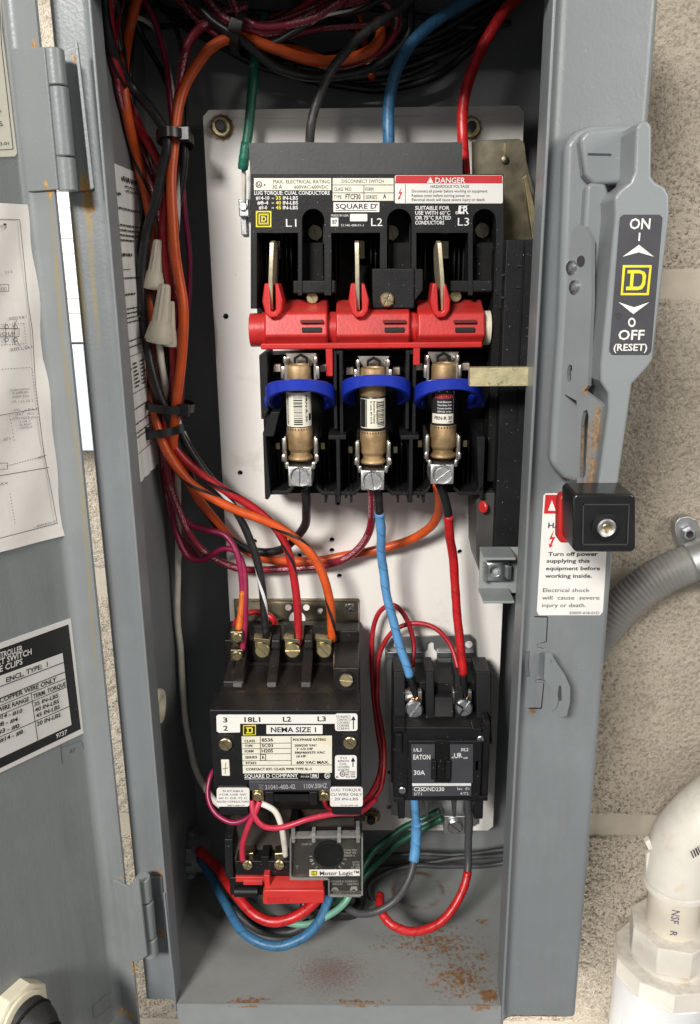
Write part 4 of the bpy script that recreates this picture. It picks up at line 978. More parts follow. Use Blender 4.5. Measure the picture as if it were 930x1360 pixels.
# fuses
FLAB = ('cartridge fuse with a barcode down its cream label, left pole', 'cartridge fuse in the middle pole, barcode beside black printed text', 'cartridge fuse with a red and black brand panel, right pole')
for i, (u, v0, v1) in enumerate(FU):
    c0 = P(u, v1, YFU); ct = P(u, v0, YFU); H = ct.z-c0.z; r = .70
    fz = thing('fuse', (c0.x, YFU, c0.z), FLAB[i], 'fuse', 'cartridge fuses in the fuse block')
    lb, lt = (.38, .73) if i != 1 else (.40, .70)
    vv = lambda t: v1+(v0-v1)*t
    MB().lathe([(r*.6, H*.012), (r*.98, H*.025), (r*1.03, H*.04), (r*.98, H*.057), (r*.80, H*.078), (r*.80, H*.105), (r*.99, H*.135), (r*1.02, H*.15), (r*1.02, H*.355), (r*.98, H*.37), (r*.6, H*.37)], c0, (0,0,1), 30).build('end_cap', m_brass, fz)
    top0 = H*(.78 if i != 1 else .72)
    MB().lathe([(r*.6, top0), (r*.99, top0), (r*1.02, top0+.05), (r*1.02, H*.965), (r*.97, H*.985), (r*.9, H), (r*.85, H*.985), (0, H*.985)], c0, (0,0,1), 30).build('end_cap', m_brass, fz)
    MB().lathe([(r*.93, H*.36), (r*.95, H*.37), (r*.95, top0), (r*.93, top0+.02)], c0, (0,0,1), 30).build('barrel', m_lblk, fz)
    nt_ = MB()
    for k in range(28):
        a = 6.28318*k/28; q = c0+Vector((math.cos(a)*r*1.0, math.sin(a)*r*1.0, H*.352)); nt_.box(q.x-.025, q.x+.025, q.y-.025, q.y+.025, q.z-.05, q.z+.05)
    nt_.build('crimp_notches', m_lblk, fz)
    # wrapped paper label and its print on the round barrel
    fy = FY(YFU-r*.97); ca = fy.q(u, (v0+v1)/2)[0]
    fc = Frame((c0.x, YFU-r*.97, c0.z)); fcx = 0.0
    def wrap(a0, a1, t0, t1, mat, nm, par, hh, nseg=14):
        m = MB(); vs = []; fs2 = []
        for j in range(2):
            for s2 in range(nseg+1):
                a = a0+(a1-a0)*s2/nseg; vs.append(c0+Vector((math.sin(a)*(r*.97+hh), -math.cos(a)*(r*.97+hh), H*(t0 if j == 0 else t1))))
        for s2 in range(nseg): fs2.append((s2, s2+1, nseg+2+s2, nseg+1+s2))
        m.add(vs, fs2); return m.build(nm, mat, par, ang=80)
    lo = wrap(-1.35, 1.5, lb, lt, m_cream if i != 2 else m_lblk, 'label', fz, 0, 18)
    pr = MB()
    def qd(a0, a1, t0, t1, hh=.012):
        n_ = 3
        vs = [c0+Vector((math.sin(a0+(a1-a0)*s2/n_)*(r*.97+hh), -math.cos(a0+(a1-a0)*s2/n_)*(r*.97+hh), H*t)) for t in (t0, t1) for s2 in range(n_+1)]
        pr.add(vs, [(s2, s2+1, n_+2+s2, n_+1+s2) for s2 in range(n_)])
    def tx(s_, a0, t0, a1, t1, hcap, hh=.014):
        """text round the barrel: from (angle, height fraction) to (angle, height fraction)"""
        vs, fs2, x0, x1 = glyphs(s_, True); A = Vector((a0*r, t0*H)); B_ = Vector((a1*r, t1*H)); d = B_-A; L_ = d.length; e = d/L_; nn = Vector((-e.y, e.x))
        out = []
        for x, y in vs:
            w_ = A+e*((x-x0)/(x1-x0)*L_)+nn*(y/.7*hcap); an = w_.x/r
            out.append(c0+Vector((math.sin(an)*(r*.97+hh), -math.cos(an)*(r*.97+hh), w_.y)))
        pr.add(out, fs2)
    if i < 2:
        t = lb+.02; b0, b1 = ((-.35, .35), (.35, 1.1))[i]
        while t < lt-.03:
            w_ = random.choice((.005, .008, .013)); qd(b0, b1, t, t+w_); t += w_+random.choice((.006, .009, .012))
        if i == 0:
            tx('LIMITANTE DE CORRIENTE', -.85, lb+.02, -.85, lt-.02, .16); tx('FRN-R-30', .62, lt-.03, .62, lb+.05, .13); qd(.95, 1.3, lb+.06, lb+.13)
        else:
            for k in range(3): tx(('Cooper Industries Inc.', 'Bussmann Division', 'St. Louis, MO 63178')[k], .28-.24*k, lt-.02, .28-.24*k, lb+.05, .10)
            qd(-1.25, -.62, lb+.01, lt-.005); qd(-.57, -.5, lb+.01, lt-.005)
        pr.build('barcode_print', m_ink, lo)
    else:
        wrap(-1.15, .85, lb+.015, lb+.115, m_cream, 'cream_band', lo, .01)
        tx('FRN-R 30', -.85, lb+.055, .62, lb+.055, .19, .026); tx('AMP', .3, lb+.025, .62, lb+.025, .09, .026)
        qd(.75, .82, lb+.02, lt-.04, .026)
        pr.build('print', m_ink, lo); pr = MB()
        tx('FUSETRON', -.8, lt-.075, .66, lt-.075, .22, .02); pr.build('red_print', M('bright red ink', (.7, .05, .06), .45), lo); pr = MB()
        for k in range(4): tx(('Dual-Element', 'Time-Delay Fuse', 'Current Limiting', '250V AC or less')[k], -.6, lt-.12-.033*k, .55, lt-.12-.033*k, .09, .02)
        qd(-1.1, .8, lt-.012, lt-.002); qd(.76, .84, lb+.12, lt-.01)
        pr.build('white_print', m_inkw, lo)
# blue fuse pullers
BLAB = ('blue plastic puller loop round the left fuse', 'blue plastic puller loop round the middle fuse', 'blue plastic puller loop round the right fuse, under the metal bar')
for i, (u, v) in enumerate(((395, 504), (500, 498), (601, 503))):
    o0 = P(u, v+12, 4.0); bp = thing('fuse_puller', o0, BLAB[i], 'fuse puller', 'blue fuse pullers')
    k = pxcm(u, v, 3.2)
    rings = []
    for a in range(-128, 129, 8):
        an = rad(a); k1 = (1-math.cos(an))/2
        c = P(u, v+7, 3.0)+Vector((math.sin(an)*45/k*(1-.06*k1), k1*3.8, -k1*1.75))
        o_ = Vector((math.sin(an), -math.cos(an)*.55, 0)).normalized(); w_ = .30+.16*math.sin(an)**2
        rings.append([c+o_*x+Vector((0, 0, z)) for x, z in ((-.15, -w_+.05), (-.09, -w_), (.09, -w_), (.17, -w_+.06), (.17, w_-.06), (.09, w_), (-.09, w_), (-.15, w_-.05))])
    mb = MB(); mb.loft(rings); mb.build("loop", m_blue, bp, ang=50)
    for s_ in (-1, 1):
        q = P(u+s_*40, v+30, 5.6); MB().lathe([(.0, -.1), (.30, -.1), (.34, 0), (.30, .1), (0, .1)], q, (1,0,.2), 14).build('finger_tab', m_blue, bp)
# ------------------------------------------------------------------ operating handle on the flange
hd = thing('operating_handle', P(800, 640, .95), 'grey cast disconnect handle with ON OFF plate and black grip on the right flange', 'handle')
m_hand = M('grey cast handle', (.225, .245, .252), .34, bump=.15, bs=500, var=.05, vs=20, scratch=.4, specks=.05)
MB().fp(FY(-.2), [(751, 190), (765, 173), (785, 166), (850, 163), (858, 180), (860, 300), (838, 500), (800, 520), (789, 560), (779, 632), (770, 642), (748, 636), (731, 616), (734, 560), (742, 440), (747, 300)], -1.15, .0).build('base_casting', m_hand, hd, .35, 4)
MB().fp(FY(-.95), [(770, 183), (780, 172), (846, 165), (853, 180), (852, 228), (842, 243), (790, 246), (776, 232)], -.9, .0).build('upper_boss', m_hand, hd, .3, 4)
MB().fp(FY(-.98), [(781, 203), (812, 204), (812, 206), (781, 205.5)], 0, .02).build('boss_groove', m_lgry, hd)
MB().fp(FY(-.9), [(779, 245), (792, 240), (806, 243), (811, 262), (806, 380), (795, 508), (785, 515), (772, 500), (774, 330)], -1.6, .0).build('side_casting', m_hand, hd, .3, 4)
lev = [(845, 168), (852, 160), (862, 160), (867, 168), (866, 235), (872, 242), (884, 248), (890, 260), (890, 285), (868, 478), (861, 488), (840, 510), (836, 540), (822, 640), (816, 654), (798, 654), (795, 642), (808, 545), (808, 522), (797, 506), (798, 485), (817, 285), (816, 262), (824, 252), (838, 242), (843, 228)]
MB().fp(FY(-3.1), lev, -2.4, .0).build('lever', m_hand, hd, .28, 4)
fp_ = FY(-3.1)
lab = card('label_plate', m_lgry, hd, fp_, [(828, 285), (876, 285), (880, 289), (865, 466), (861, 471), (813, 471), (809.5, 466), (823.5, 289)], .03)
p = Print(fp_, .045)
p.t('ON', 835.5, 304, 863, 304, 14, True); p.line(849.5, 309, 848.5, 320, 2.2)
p.poly([(848.5, 325), (868.5, 341), (848, 335), (826.5, 341)])
p.poly([(821, 401), (842, 408), (862.5, 401), (841, 417)])
p.ring(839, 428, 3.0, 5.0, 20, 1.25); p.t('OFF', 820.5, 451, 855, 451, 13, True); p.t('(RESET)', 814.5, 465.5, 859, 465.5, 9, True)
p.build('white_lettering', m_white, lab)
p = Print(fp_, .05)
for k, w_ in ((0, 2.8),):
    p.poly([(827, 352), (865.5, 352), (864.5, 355.2), (830, 355.2)]); p.poly([(865.5, 352), (861.5, 392), (858.5, 389), (862.3, 355)]); p.poly([(861.5, 392), (824, 392), (827.3, 389), (859, 389)]); p.poly([(824, 392), (827, 352), (830.2, 355), (827.2, 389)])
p.poly([(833.5, 358.5), (850, 358.5), (850, 363), (833, 363)]); p.poly([(831.3, 380.5), (848, 380.5), (847, 385.3), (831, 385.3)])
p.poly([(837.5, 361), (842, 361), (840.3, 382), (836, 382)]); p.poly([(849, 358.5), (856, 361), (858, 366), (856.5, 378), (852.5, 384), (846.5, 385.3), (847.5, 380.6), (850.6, 379), (852.5, 375), (853.2, 367), (852, 364), (849, 363)])
p.build('yellow_mark', m_inky, lab)
p = Print(fp_, .047); p.poly([(817, 416), (822, 414), (827, 418), (823, 424), (819, 423)]); p.build('scuff', m_fibre, lab)
# side lock plate with rivets
fk = Frame(P(772, 400, -.9), (.5, -.866, 0), (0, 0, 1))
lk = MB().fp(fk, [(756, 330), (761, 308), (770, 298), (780, 301), (788, 318), (788, 400), (783, 512), (778, 519), (798, 534), (802, 540), (794, 600), (785, 664), (768, 664), (770, 560), (768, 532), (752, 523), (748, 512)], -.12, .10).build('lock_plate', M('grey enamel lock plate', (.23, .248, .254), .36, var=.06, rust=[(fk.w(*fk.q(779, 520), 0), (.5, .8, .5), .9), (fk.w(*fk.q(792, 570), 0), (.3, .8, 2.4), 1.2), (fk.w(*fk.q(785, 640), 0), (.3, .8, 2.4), 1.2), (fk.w(*fk.q(777, 590), 0), (.3, .8, 2.6), 1.2), (fk.w(*fk.q(757, 498), 0), (.35, .6, .5), .7)], rustcol=(.20, .13, .075)), hd)
cut(lk, [MB().fp(fk, [(777, 546), (782, 544), (784, 552), (780, 628), (776, 640), (772, 634), (774, 560)], -1, 1), MB().fp(fk, [(755, 492), (758, 484), (762, 485), (763, 500), (759, 508), (755, 505)], -1, 1)])
for u, v in ((762, 355), (766, 381)): MB().lathe([(0, .0), (.34, .0), (.30, .12), (.14, .2), (0, .21)], fk.w(*fk.q(u, v), .1), fk.n, 16).build('rivet', m_steel, hd)
MB().lathe([(0, 0), (.26, 0), (.26, .02), (0, .02)], fk.w(*fk.q(774, 347), .1), fk.n, 14).build('rivet_hole', m_fibre, hd)
g = MB().fp(FY(-5.2), rrect(761, 656, 845, 734, 6), -2.2, 0).build('grip', M('glossy black grip', (.012, .012, .013), .24, var=.2, scratch=.6), hd, .22, 4)
MB().fp(FY(-2.9), [(742, 664), (746, 657), (760, 655), (790, 655), (790, 722), (745, 722), (741, 715)], -.75, 0).build('grip_back', m_red, hd, .15, 3)
p = MB(); fg = FY(-5.2)
for a in ([(774, 669), (836, 669), (836, 670.6), (774, 670.6)], [(834.4, 670), (836, 670), (834, 723), (832.4, 723)], [(773, 722), (834, 722), (834, 723.6), (773, 723.6)], [(774, 669), (775.6, 669), (774.6, 723), (773, 723)]): p.fp(fg, a, 0, .07)
p.build('grip_rim', m_fibre, hd)
bc = P(804, 699, -5.2)
MB().lathe([(.62, 0), (.62, -.12), (.48, -.14), (.46, -.05)], bc, (0,1,0), 24).build('button_seat', m_black, hd)
MB().lathe([(.22, -.1), (.24, -.3), (.36, -.34), (.42, -.28), (.42, 0)], bc, (0,1,0), 24).build('button_ring', m_lug, hd)
MB().lathe([(0, -.2), (.15, -.24), (.26, -.16), (.26, 0)], bc, (0,1,0), 18).build('button_pin', m_brassb, hd)
# ------------------------------------------------------------------ three pole motor contactor (lower left)
ct = thing('motor_contactor', P(390, 1085, YP), 'large brown black three pole motor contactor with cream nameplate', 'contactor')
bp_ = MB().pbox(313, 477, 796, 900, YP-.22, YP).build('base_plate', m_chromd, ct, .06)
cut(bp_, [MB().lathe([(.2, -1), (.2, 1)], P(425, 811, YP-.2), (0,1,0), 14)])
MB().fp(FY(YP-.25), [(314, 796.5), (476, 796.5), (476, 798), (314, 798)], 0, .1).build('plate_rim', m_chrom, bp_)
for u, v, r in ((466, 806, 6), (319, 809, 5)):
    screw(ct, u, v, YP-.25, r, m_steel, 'phil', 45)
MB().lathe([(0, 0), (.55, 0), (.55, .03), (0, .03)], P(395, 822, YP-.27), (0,1,0), 20).build('keyhole', m_plate, bp_)
for u in (383, 407): MB().lathe([(0, 0), (.22, 0), (.22, .03), (0, .03)], P(u, 807, YP-.27), (0,1,0), 14).build('keyhole', m_plate, bp_)
MB().yz(306, 477, [(824, 10.5), (850, 7.9), (1060, 7.9), (1060, 10.5)]).build('rear_body', m_bake, ct, .08)
MB().yz(303, 478, [(879, 7.6), (884, 7.4), (917, 4.4), (945, 2.1), (1055, 2.1), (1075, 3.0), (1075, 7.9), (879, 7.9)]).build('main_body', m_bake, ct, .08)
MB().yz(286, 479, [(919, 4.2), (943, 2.0), (1052, 2.0), (1056, 4.2)]).build('front_cover', m_black, ct, .1)
for u0, u1 in ((352, 398), (430, 446)): MB().yz(u0, u1, [(921, 4.0), (931, 3.2), (934, 3.3), (924, 4.1)]).build('cover_notch', m_dark, ct)
for u0, u1 in ((318, 331), (361, 374), (404, 417)):
    MB().yz(u0, u1, [(829, 8.6), (850, 7.6), (872, 6.8), (906, 4.9), (917, 4.7), (917, 7.9), (860, 8.6)]).build('barrier', m_bake, ct, .08)
    if u0 > 330: MB().yz(u0+.5, u1-.5, [(842, 7.6), (850, 6.9), (862, 6.8), (866, 7.6)]).build('barrier_knob', m_bake, ct, .12, 3)
MB().yz(444, 478, [(852, 7.6), (887, 4.6), (919, 4.5), (919, 8.2), (852, 8.2)]).build('corner_cover', m_bake, ct, .1)
B('rear_block', m_bake, ct, 444, 477, 838, 856, 7.7, 9, .1)
MB().lathe([(.35, 0), (.62, 0), (.62, -.06), (.35, -.06), (.35, 0)], P(460, 905, 4.5), (0,1,0), 22).build('screw_well', m_dark, ct)
screw(ct, 460, 903, 4.3, 9, m_brassb, 'slot', 4, -12)
for i, u in enumerate((349, 389, 431)):
    tm = B('terminal', m_chrom, ct, u-11, u+10, 847, 869, 7.0, 7.9, .08)
    MB().fp(FY(6.8), [(u-12, 846), (u+10, 849), (u+10, 854), (u-11, 851)], -.6, .1).build('clamp_plate', m_chrom, tm, .03)
    screw(tm, u, 863, 6.95, 10, m_chrom, 'slot', (45, 0, 48)[i], -8)
    B('terminal_recess', m_dark, ct, u-12, u+12, 832, 846, 7.85, 8.2, .02)
for u, v, k in ((315, 846, 'phil'), (315, 870, 'phil')):
    t_ = B('auxiliary_terminal', m_chromd, ct, u-9, u+8, v-7, v+8, 6.6, 7.9, .06); screw(t_, u, v, 6.55, 7, m_chrom, k, 30)
    
MB().yz(303, 330, [(878, 7.0), (905, 4.9), (917, 4.8), (917, 7.9), (870, 7.9)]).build('auxiliary_block', m_bake, ct, .08)
f2 = FY(2.0)
LA = card('terminal_strip', m_white, ct, f2, [(290, 949), (446, 949), (446, 961), (319, 961), (319, 972.5), (291, 973), (288, 971), (287.5, 951)], .025)
p = Print(f2, .04)
for s_, a, b, y in (('3', 296.5, 302.5, 959), ('2', 297, 303, 970), ('18L1', 325, 346, 958.5), ('L2', 376, 387, 958), ('L3', 422, 433, 957.5)): p.t(s_, a, y, b, y, 6.5, True)
p.build('lettering', m_ink, LA)
LBb = card('inspection_label', m_white, ct, f2, rrect(445, 947.5, 475, 970.5, 3), .03)
p = Print(f2, .042)
for i, s_ in enumerate(('TO INSPECT', 'CONTACTS', 'LOOSEN', 'CORNER', 'SCREWS')): p.t(s_, 446.5+(i > 0)*1.5, 953+i*3.9, 466-(i > 1)*2, 953+i*3.9, 3)
p.line(469.5, 968, 469.5, 955, 1.2); p.poly([(466.5, 956), (469.5, 950.5), (472.5, 956)]); p.build('lettering', m_ink, LBb)
LC = card('removal_label', m_white, ct, f2, rrect(445, 1003, 474, 1034.5, 3), .03)
p = Print(f2, .042)
for i, s_ in enumerate(('TO', 'REMOVE', 'COIL', 'LOOSEN', 'SCREWS')): p.t(s_, 449+(2 if i in (0, 2) else 0), 1008+i*3.9, 464-(3 if i in (0, 2) else 0), 1008+i*3.9, 3)
p.line(469, 1018, 469, 1010, 1.2); p.poly([(466, 1011), (469, 1005), (472, 1011)]); p.ring(455, 1027.5, 2.8, 3.7); p.t('UL', 453, 1029, 457, 1029, 3.4, True); p.ring(448, 1031.5, .8, 1.4)
for i, s_ in enumerate(('LISTED', 'IND. CONT', 'EQ 608')): p.t(s_, 459.5, 1026+i*3, 472, 1026+i*3, 2.3)
p.build('lettering', m_ink, LC)
LD = card('size_label', m_white, ct, f2, [(354, 963), (428.5, 963), (428.5, 974.5), (354, 974.5)], .03)
p = Print(f2, .042); p.t('NEMA SIZE 1', 360, 972, 420, 972, 6.6, True); p.build('lettering', m_ink, LD)
LE = card('nameplate', m_cream, ct, f2, [(321, 978), (441, 977), (441, 1026), (323, 1027)], .03)
p = Print(f2, .042)
for y in (987, 994, 1001, 1010): p.line(322, y, 387, y-.5, .7)
p.line(322, 1016, 441, 1015.5, .7); p.line(346, 978, 346, 1010, .7); p.line(387, 978, 387, 1016, .7); p.frame(346, 1001.5, 353, 1009.5, .8)
for s_, a, b, y, h in (('CLASS', 325, 339, 985.5, 3.2), ('TYPE', 325.5, 336, 992, 3.2), ('FORM', 325.5, 337, 999, 3.2), ('SERIES', 326, 342, 1007, 3.2), ('8536', 348, 363, 984.5, 4.4), ('SC03', 348, 363, 992, 4.4), ('H20S', 348, 363, 999, 4.4), ('A', 348, 351.5, 1007.5, 4.5), ('97362', 326.5, 341, 1014.5, 3.2),
        ('POLYPHASE RATING', 389.5, 433, 983.5, 3.2), ('200/230 VAC', 391.5, 421, 991, 3), ('7 1/2 HP', 394, 416, 995.7, 3), ('380/460/575 VAC', 391.5, 432, 1000.5, 3), ('10 HP', 394, 407, 1005.5, 3), ('600 VAC MAX.', 394, 437, 1014, 3.8), ('CONTACT KIT: CLASS 9998 TYPE SL-3', 327, 414, 1022.5, 3.2)):
    p.t(s_, a, y, b, y-.4, h, True)
p.build('lettering', m_ink, LE)
LF = card('logo_label', m_inky, ct, f2, [(323, 963), (340, 962.5), (340, 976), (323, 976.5)], .03)
p = Print(f2, .04); p.rect(324.3, 964, 338.8, 975); p.build('logo_field', m_ink, LF)
p = Print(f2, .05); p.line(327, 966.3, 335, 966.3, 1.8); p.line(327, 972.7, 335, 972.7, 1.8); p.line(329.5, 966, 329.5, 973, 2); p.line(335, 966.3, 335, 972.7, 2); p.build('logo_letter', m_inky, LF)
p = Print(f2, .012); p.t('SQUARE D COMPANY', 325, 1033.2, 396, 1032.2, 4.8, True); p.line(325, 1034.6, 396, 1033.6, .6)
p.t('MADE', 400, 1027.8, 411, 1027.8, 2); p.t('IN USA', 400, 1032.5, 411, 1032.5, 2.4); p.frame(413, 1026, 423, 1033, .6); p.t('86', 415, 1032, 421.5, 1031.8, 4.4, True); p.t('SA', 432, 1032.5, 437.5, 1032.5, 4.5, True); p.ring(434.8, 1030, 3.2, 3.9)
p.build('white_lettering', m_inkw, ct)
cs_ = B('coil_strip', m_lgry, ct, 331, 440, 1038.5, 1050, 1.75, 3, .03)
p = Print(FY(1.75), .015); p.t('31041-400-42', 352.5, 1048.5, 392.5, 1047.5, 6, True); p.t('110V.50HZ', 404, 1047, 435, 1046.3, 6, True); p.t('SQ D', 344, 1044, 350, 1044, 2.4); p.t('COIL', 344, 1048, 350, 1048, 2.8); p.build('lettering', m_inkf, cs_)
for u, v in ((300, 987), (465, 985)):
    B('screw_pocket', m_dark, ct, u-11, u+12, v-11, v+11, 1.97, 2.3, .02); screw(ct, u, v, 1.9, 8.8, m_brassb, 'slot', 42)
wn = B('indicator_window', m_cream, ct, 294, 305, 1009.5, 1031, 1.94, 2.2, .05)
p = Print(FY(1.94), .01); p.line(296, 1021, 303, 1020, .8); p.line(300, 1013, 299, 1028, .6); p.build('scratch_mark', m_ink, wn)
for (a, b, v0, v1, tx_) in ((288, 331.5, 1046, 1071, ('SUITABLE', 'FOR USE W/', '60 C OR 75 C', 'RATED CONDUCTORS', '30072-008-01P')), (438.5, 482, 1045, 1071, ('LUG TORQUE', 'CU WIRE ONLY', '20 IN-LBS', '', '31152-009-13P'))):
    yl = 1.75
    B('coil_shoulder', m_black, ct, a+2, b-2, 1044, 1083, yl+.02, 4, .08)
    c_ = card('torque_label' if a > 400 else 'conductor_label', m_white, ct, FY(yl), rrect(a, v0, b, v1, 3), .03)
    p = Print(FY(yl), .042)
    for i, s_ in enumerate(tx_):
        if not s_: continue
        k = (2 if a > 400 else 8, 1 if a > 400 else 4, 6 if a > 400 else 3, 1, 14)[i]; hh = (3.6, 3.6, 3.6, 2.6, 1.9)[i] if a > 400 else (2.6, 2.6, 2.6, 2.6, 1.9)[i]
        y = v0+5.5+i*(6.0 if a > 400 else 4.7)-(4.3 if i == 4 and a > 400 else 0); p.t(s_, a+k, y, b-k+(8 if i == 4 else 0), y, hh)
    p.build('lettering', m_inkg, c_)
for u in (342, 431):
    t_ = B('coil_terminal', m_chrom, ct, u-7, u+8, 1049, 1064, 1.9, 3.2, .05); screw(t_, u, 1057, 1.85, 6.2, m_chrom, 'slot', 35)
B('coil_body', m_black, ct, 357, 420, 1050, 1066, 2.1, 5, .1); B('coil_foot', m_black, ct, 352, 364, 1052, 1072, 2.0, 4, .08); B('coil_foot', m_black, ct, 411, 422, 1052, 1070, 2.0, 4, .08)
# ------------------------------------------------------------------ overload relay under the contactor
ol = thing('overload_relay', P(390, 1190, 6), 'black overload relay with clear cover and red reset bar under the motor contactor', 'relay')
B('upper_body', m_brown, ol, 312, 476, 1066, 1100, 4.5, 9.5, .1)
MB().yz(304, 478, [(1100, 4.2), (1142, 3.0), (1163, 3.0), (1163, 9), (1080, 9), (1082, 5.2)]).build('body', m_brown, ol, .12)
MB().yz(303, 314, [(1090, 4.6), (1115, 3.0), (1165, 2.6), (1165, 8), (1090, 8)]).build('side_rib', m_black, ol, .06)
B('terminal_shelf', m_black, ol, 313, 389, 1144, 1163, 2.3, 4.4, .08)
for u in (329, 371):
    t_ = MB().fp(FY(2.6), [(u-7, 1134), (u+8, 1133), (u+7, 1147), (u-6, 1147)], -.8, 0).build('clamp', m_chrom, ol, .08); screw(t_, u, 1148, 2.25, 6.5, m_brassb, 'phil', 15, -10)
B('shelf_rib', m_black, ol, 347, 357, 1138, 1152, 2.28, 3.4, .04)
# face under the clear cover
yf = 2.5; ff = FY(yf)
m_smoke = M('smoky grey relay face', (.075, .07, .06), .5, var=.25, vs=90)
B('dial_face', m_smoke, ol, 387, 479, 1112, 1170, yf, 4.4, .06)
B('lower_face', m_smoke, ol, 440, 479, 1166, 1188, yf, 4.2, .06)
dlo = MB().lathe([(0, 0), (.92, 0), (.92, -.16), (.84, -.22), (0, -.22)], P(437, 1131, yf), (0,1,0), 30).build('dial', m_black, ol)
MB().box(*[0]*0) if False else None
p = Print(FY(yf-.22), .01); p.line(433, 1132, 441, 1132, 1.3); p.line(437, 1128, 437, 1136, 1.3); p.build('cross_slot', m_dark, dlo)
p = Print(ff, .012)
for k in range(12):
    a = rad(200-k*17); c_, s_ = math.cos(a), math.sin(a); p.line(436+c_*21, 1134-s_*-21*.9 if False else 1134+abs(s_)*19, 436+c_*25, 1134+abs(s_)*23, 1.1 if k % 3 else 1.8)
for s_, a, b, y, h in (('CLASS 10', 401, 414, 1120, 2.4), ('CLASS TEST', 457, 475, 1128, 2.4), ('TRIP IN', 457, 473, 1131.5, 2.4), ('SERIES A', 457, 472, 1135, 2.4), ('AUTO', 468, 478, 1144, 2.8), ('FUSE', 469, 478, 1147.5, 2.8), ('AC 600', 466, 478, 1151, 2.8), ('DC 250', 463, 478, 1154.5, 2.8), ('T', 393, 397, 1151, 4), ('SQUARE D COMPANY', 440, 476, 1169, 2.2), ('MADE IN USA', 442, 455, 1172.5, 2.2), ('LISTED', 462, 477, 1172.5, 2.2), ('608L', 466, 476, 1176.5, 2.2)):
    p.t(s_, a, y, b, y, h, True)
p.ring(445, 1180.5, 2.6, 5); p.t('UL', 442.5, 1182, 447.5, 1182, 4, True); p.ring(470, 1180, 2.0, 5.2)
p.build('white_lettering', m_inkw, ol)
ml = card('brand_strip', m_white, ol, FY(1.9), [(411, 1155), (478, 1154.5), (478, 1163), (411, 1163.5)], .03)
p = Print(FY(1.9), .04); p.t('Motor Logic™', 425, 1162, 477, 1161.5, 5.2, True); p.build('lettering', m_ink, ml)
p = Print(FY(1.9), .04); p.rect(413, 1156, 422, 1162.5); p.build('logo', m_inky, ml)
p = Print(FY(1.9), .05); p.frame(414.5, 1157, 420.5, 1161.5, .9); p.line(417, 1157, 417, 1161.5, 1); p.build('logo_lines', m_ink, ml)
cvr = MB().fp(FY(1.9), [(385, 1116), (389, 1116), (389, 1112), (477, 1111), (477, 1113), (481.5, 1113), (482, 1188), (478, 1191), (440, 1190), (436, 1187), (436, 1166), (385, 1166)], -.5, 0).build('clear_cover', m_clear, ol, .06)
p = MB(); fcv = FY(1.86)
for a in ([(385, 1166), (436, 1166), (436, 1168.5), (385, 1168.5)], [(436, 1168), (438, 1168), (438, 1189), (436, 1189)], [(437, 1188), (480, 1188.5), (479, 1191), (438, 1191)], [(385, 1114), (387, 1114), (387, 1167), (385, 1167)], [(387, 1110.5), (479, 1109.5), (479, 1112.5), (387, 1113.5)], [(480, 1113), (482.3, 1113), (482.3, 1189), (480, 1189)]): p.fp(fcv, a, -.5, .06)
p.build('cover_rim', M('cloudy clear rim', (.62, .61, .58), .2, trans=.75), ol, .02)
for u in (389, 416, 450, 475): B('cover_arm', M('cloudy clear arm', (.55, .54, .52), .2, trans=.6) if u in (416, 450) else bpy.data.materials['cloudy clear rim'], ol, u-2, u+3, 1107 if u in (416, 450) else 1099, 1120, 1.85, 2.5, .04)
B('hinge_post', m_black, ol, 384, 394, 1098, 1116, 2.4, 4.5, .08); B('hinge_post', m_black, ol, 470, 481, 1092, 1114, 2.4, 4.5, .08)
MB().pbox(392, 472, 1104, 1107, 2.3, 2.7).build('hinge_bar', m_black, ol)
rs = MB().fp(FY(1.5), [(349, 1185), (352, 1183), (430, 1183), (431, 1187), (430, 1200), (351, 1202), (349, 1199)], -.5, 0).build('reset_bar', m_reset, ol, .08)
MB().yz(357, 430, [(1163, 2.6), (1184, 1.5), (1190, 1.6), (1190, 3.4), (1166, 3.4)]).build('reset_slope', m_reset, ol, .05)
MB().fp(FY(1.8), [(350, 1163), (358, 1163), (359, 1181), (352, 1181)], -.8, 0).build('reset_post', m_reset, ol, .05)
B('reset_arm', m_reset, ol, 313, 351, 1165, 1172, 2.3, 3.4, .05); B('reset_arm', m_reset, ol, 323, 349, 1170, 1176, 2.2, 3.4, .05)
p = Print(FY(1.5), .012); p.t('RESET', 356, 1199, 386, 1198.5, 7, True); p.build('embossed_lettering', m_red, ol)
B('under_body', m_black, ol, 305, 478, 1166, 1190, 4.2, 9, .1)
MB().lathe([(.0, 0), (.35, 0), (.35, 1.5), (0, 1.5)], P(312, 1184, 3.4), (1,0,0), 14).build('plunger', m_black, ol)
# ------------------------------------------------------------------ two pole definite purpose contactor (lower right)
dc = thing('two_pole_contactor', P(585, 1090, YP), 'small black two pole contactor on a zinc bracket at lower right', 'contactor')
bk = MB().fp(FY(YP-.25), [(511, 858), (520, 846), (624, 842), (630, 848), (632, 905), (634, 1092), (620, 1100), (520, 1080), (514, 900)], 0, .2).build('bracket', M('dull zinc bracket', (.36, .37, .37), .42, .9, var=.15), dc)
cut(bk, [MB().fp(FY(YP-.25), [(562, 870), (562, 864), (566, 860), (566, 853), (571, 850), (576, 853), (576, 860), (580, 864), (580, 874), (576, 880), (566, 880)], -1, 1)])
MB().pbox(512, 561, 866, 875, YP-.75, YP-.4).build('bracket_rib', m_steel, dc, .08); MB().pbox(581, 630, 866, 874, YP-.75, YP-.4).build('bracket_rib', m_steel, dc, .08)
for u in (528, 623): MB().lathe([(0, 0), (.25, 0), (.25, .03), (0, .03)], P(u, 856, YP-.47), (0,1,0), 14).build('slot_hole', m_plate, dc)
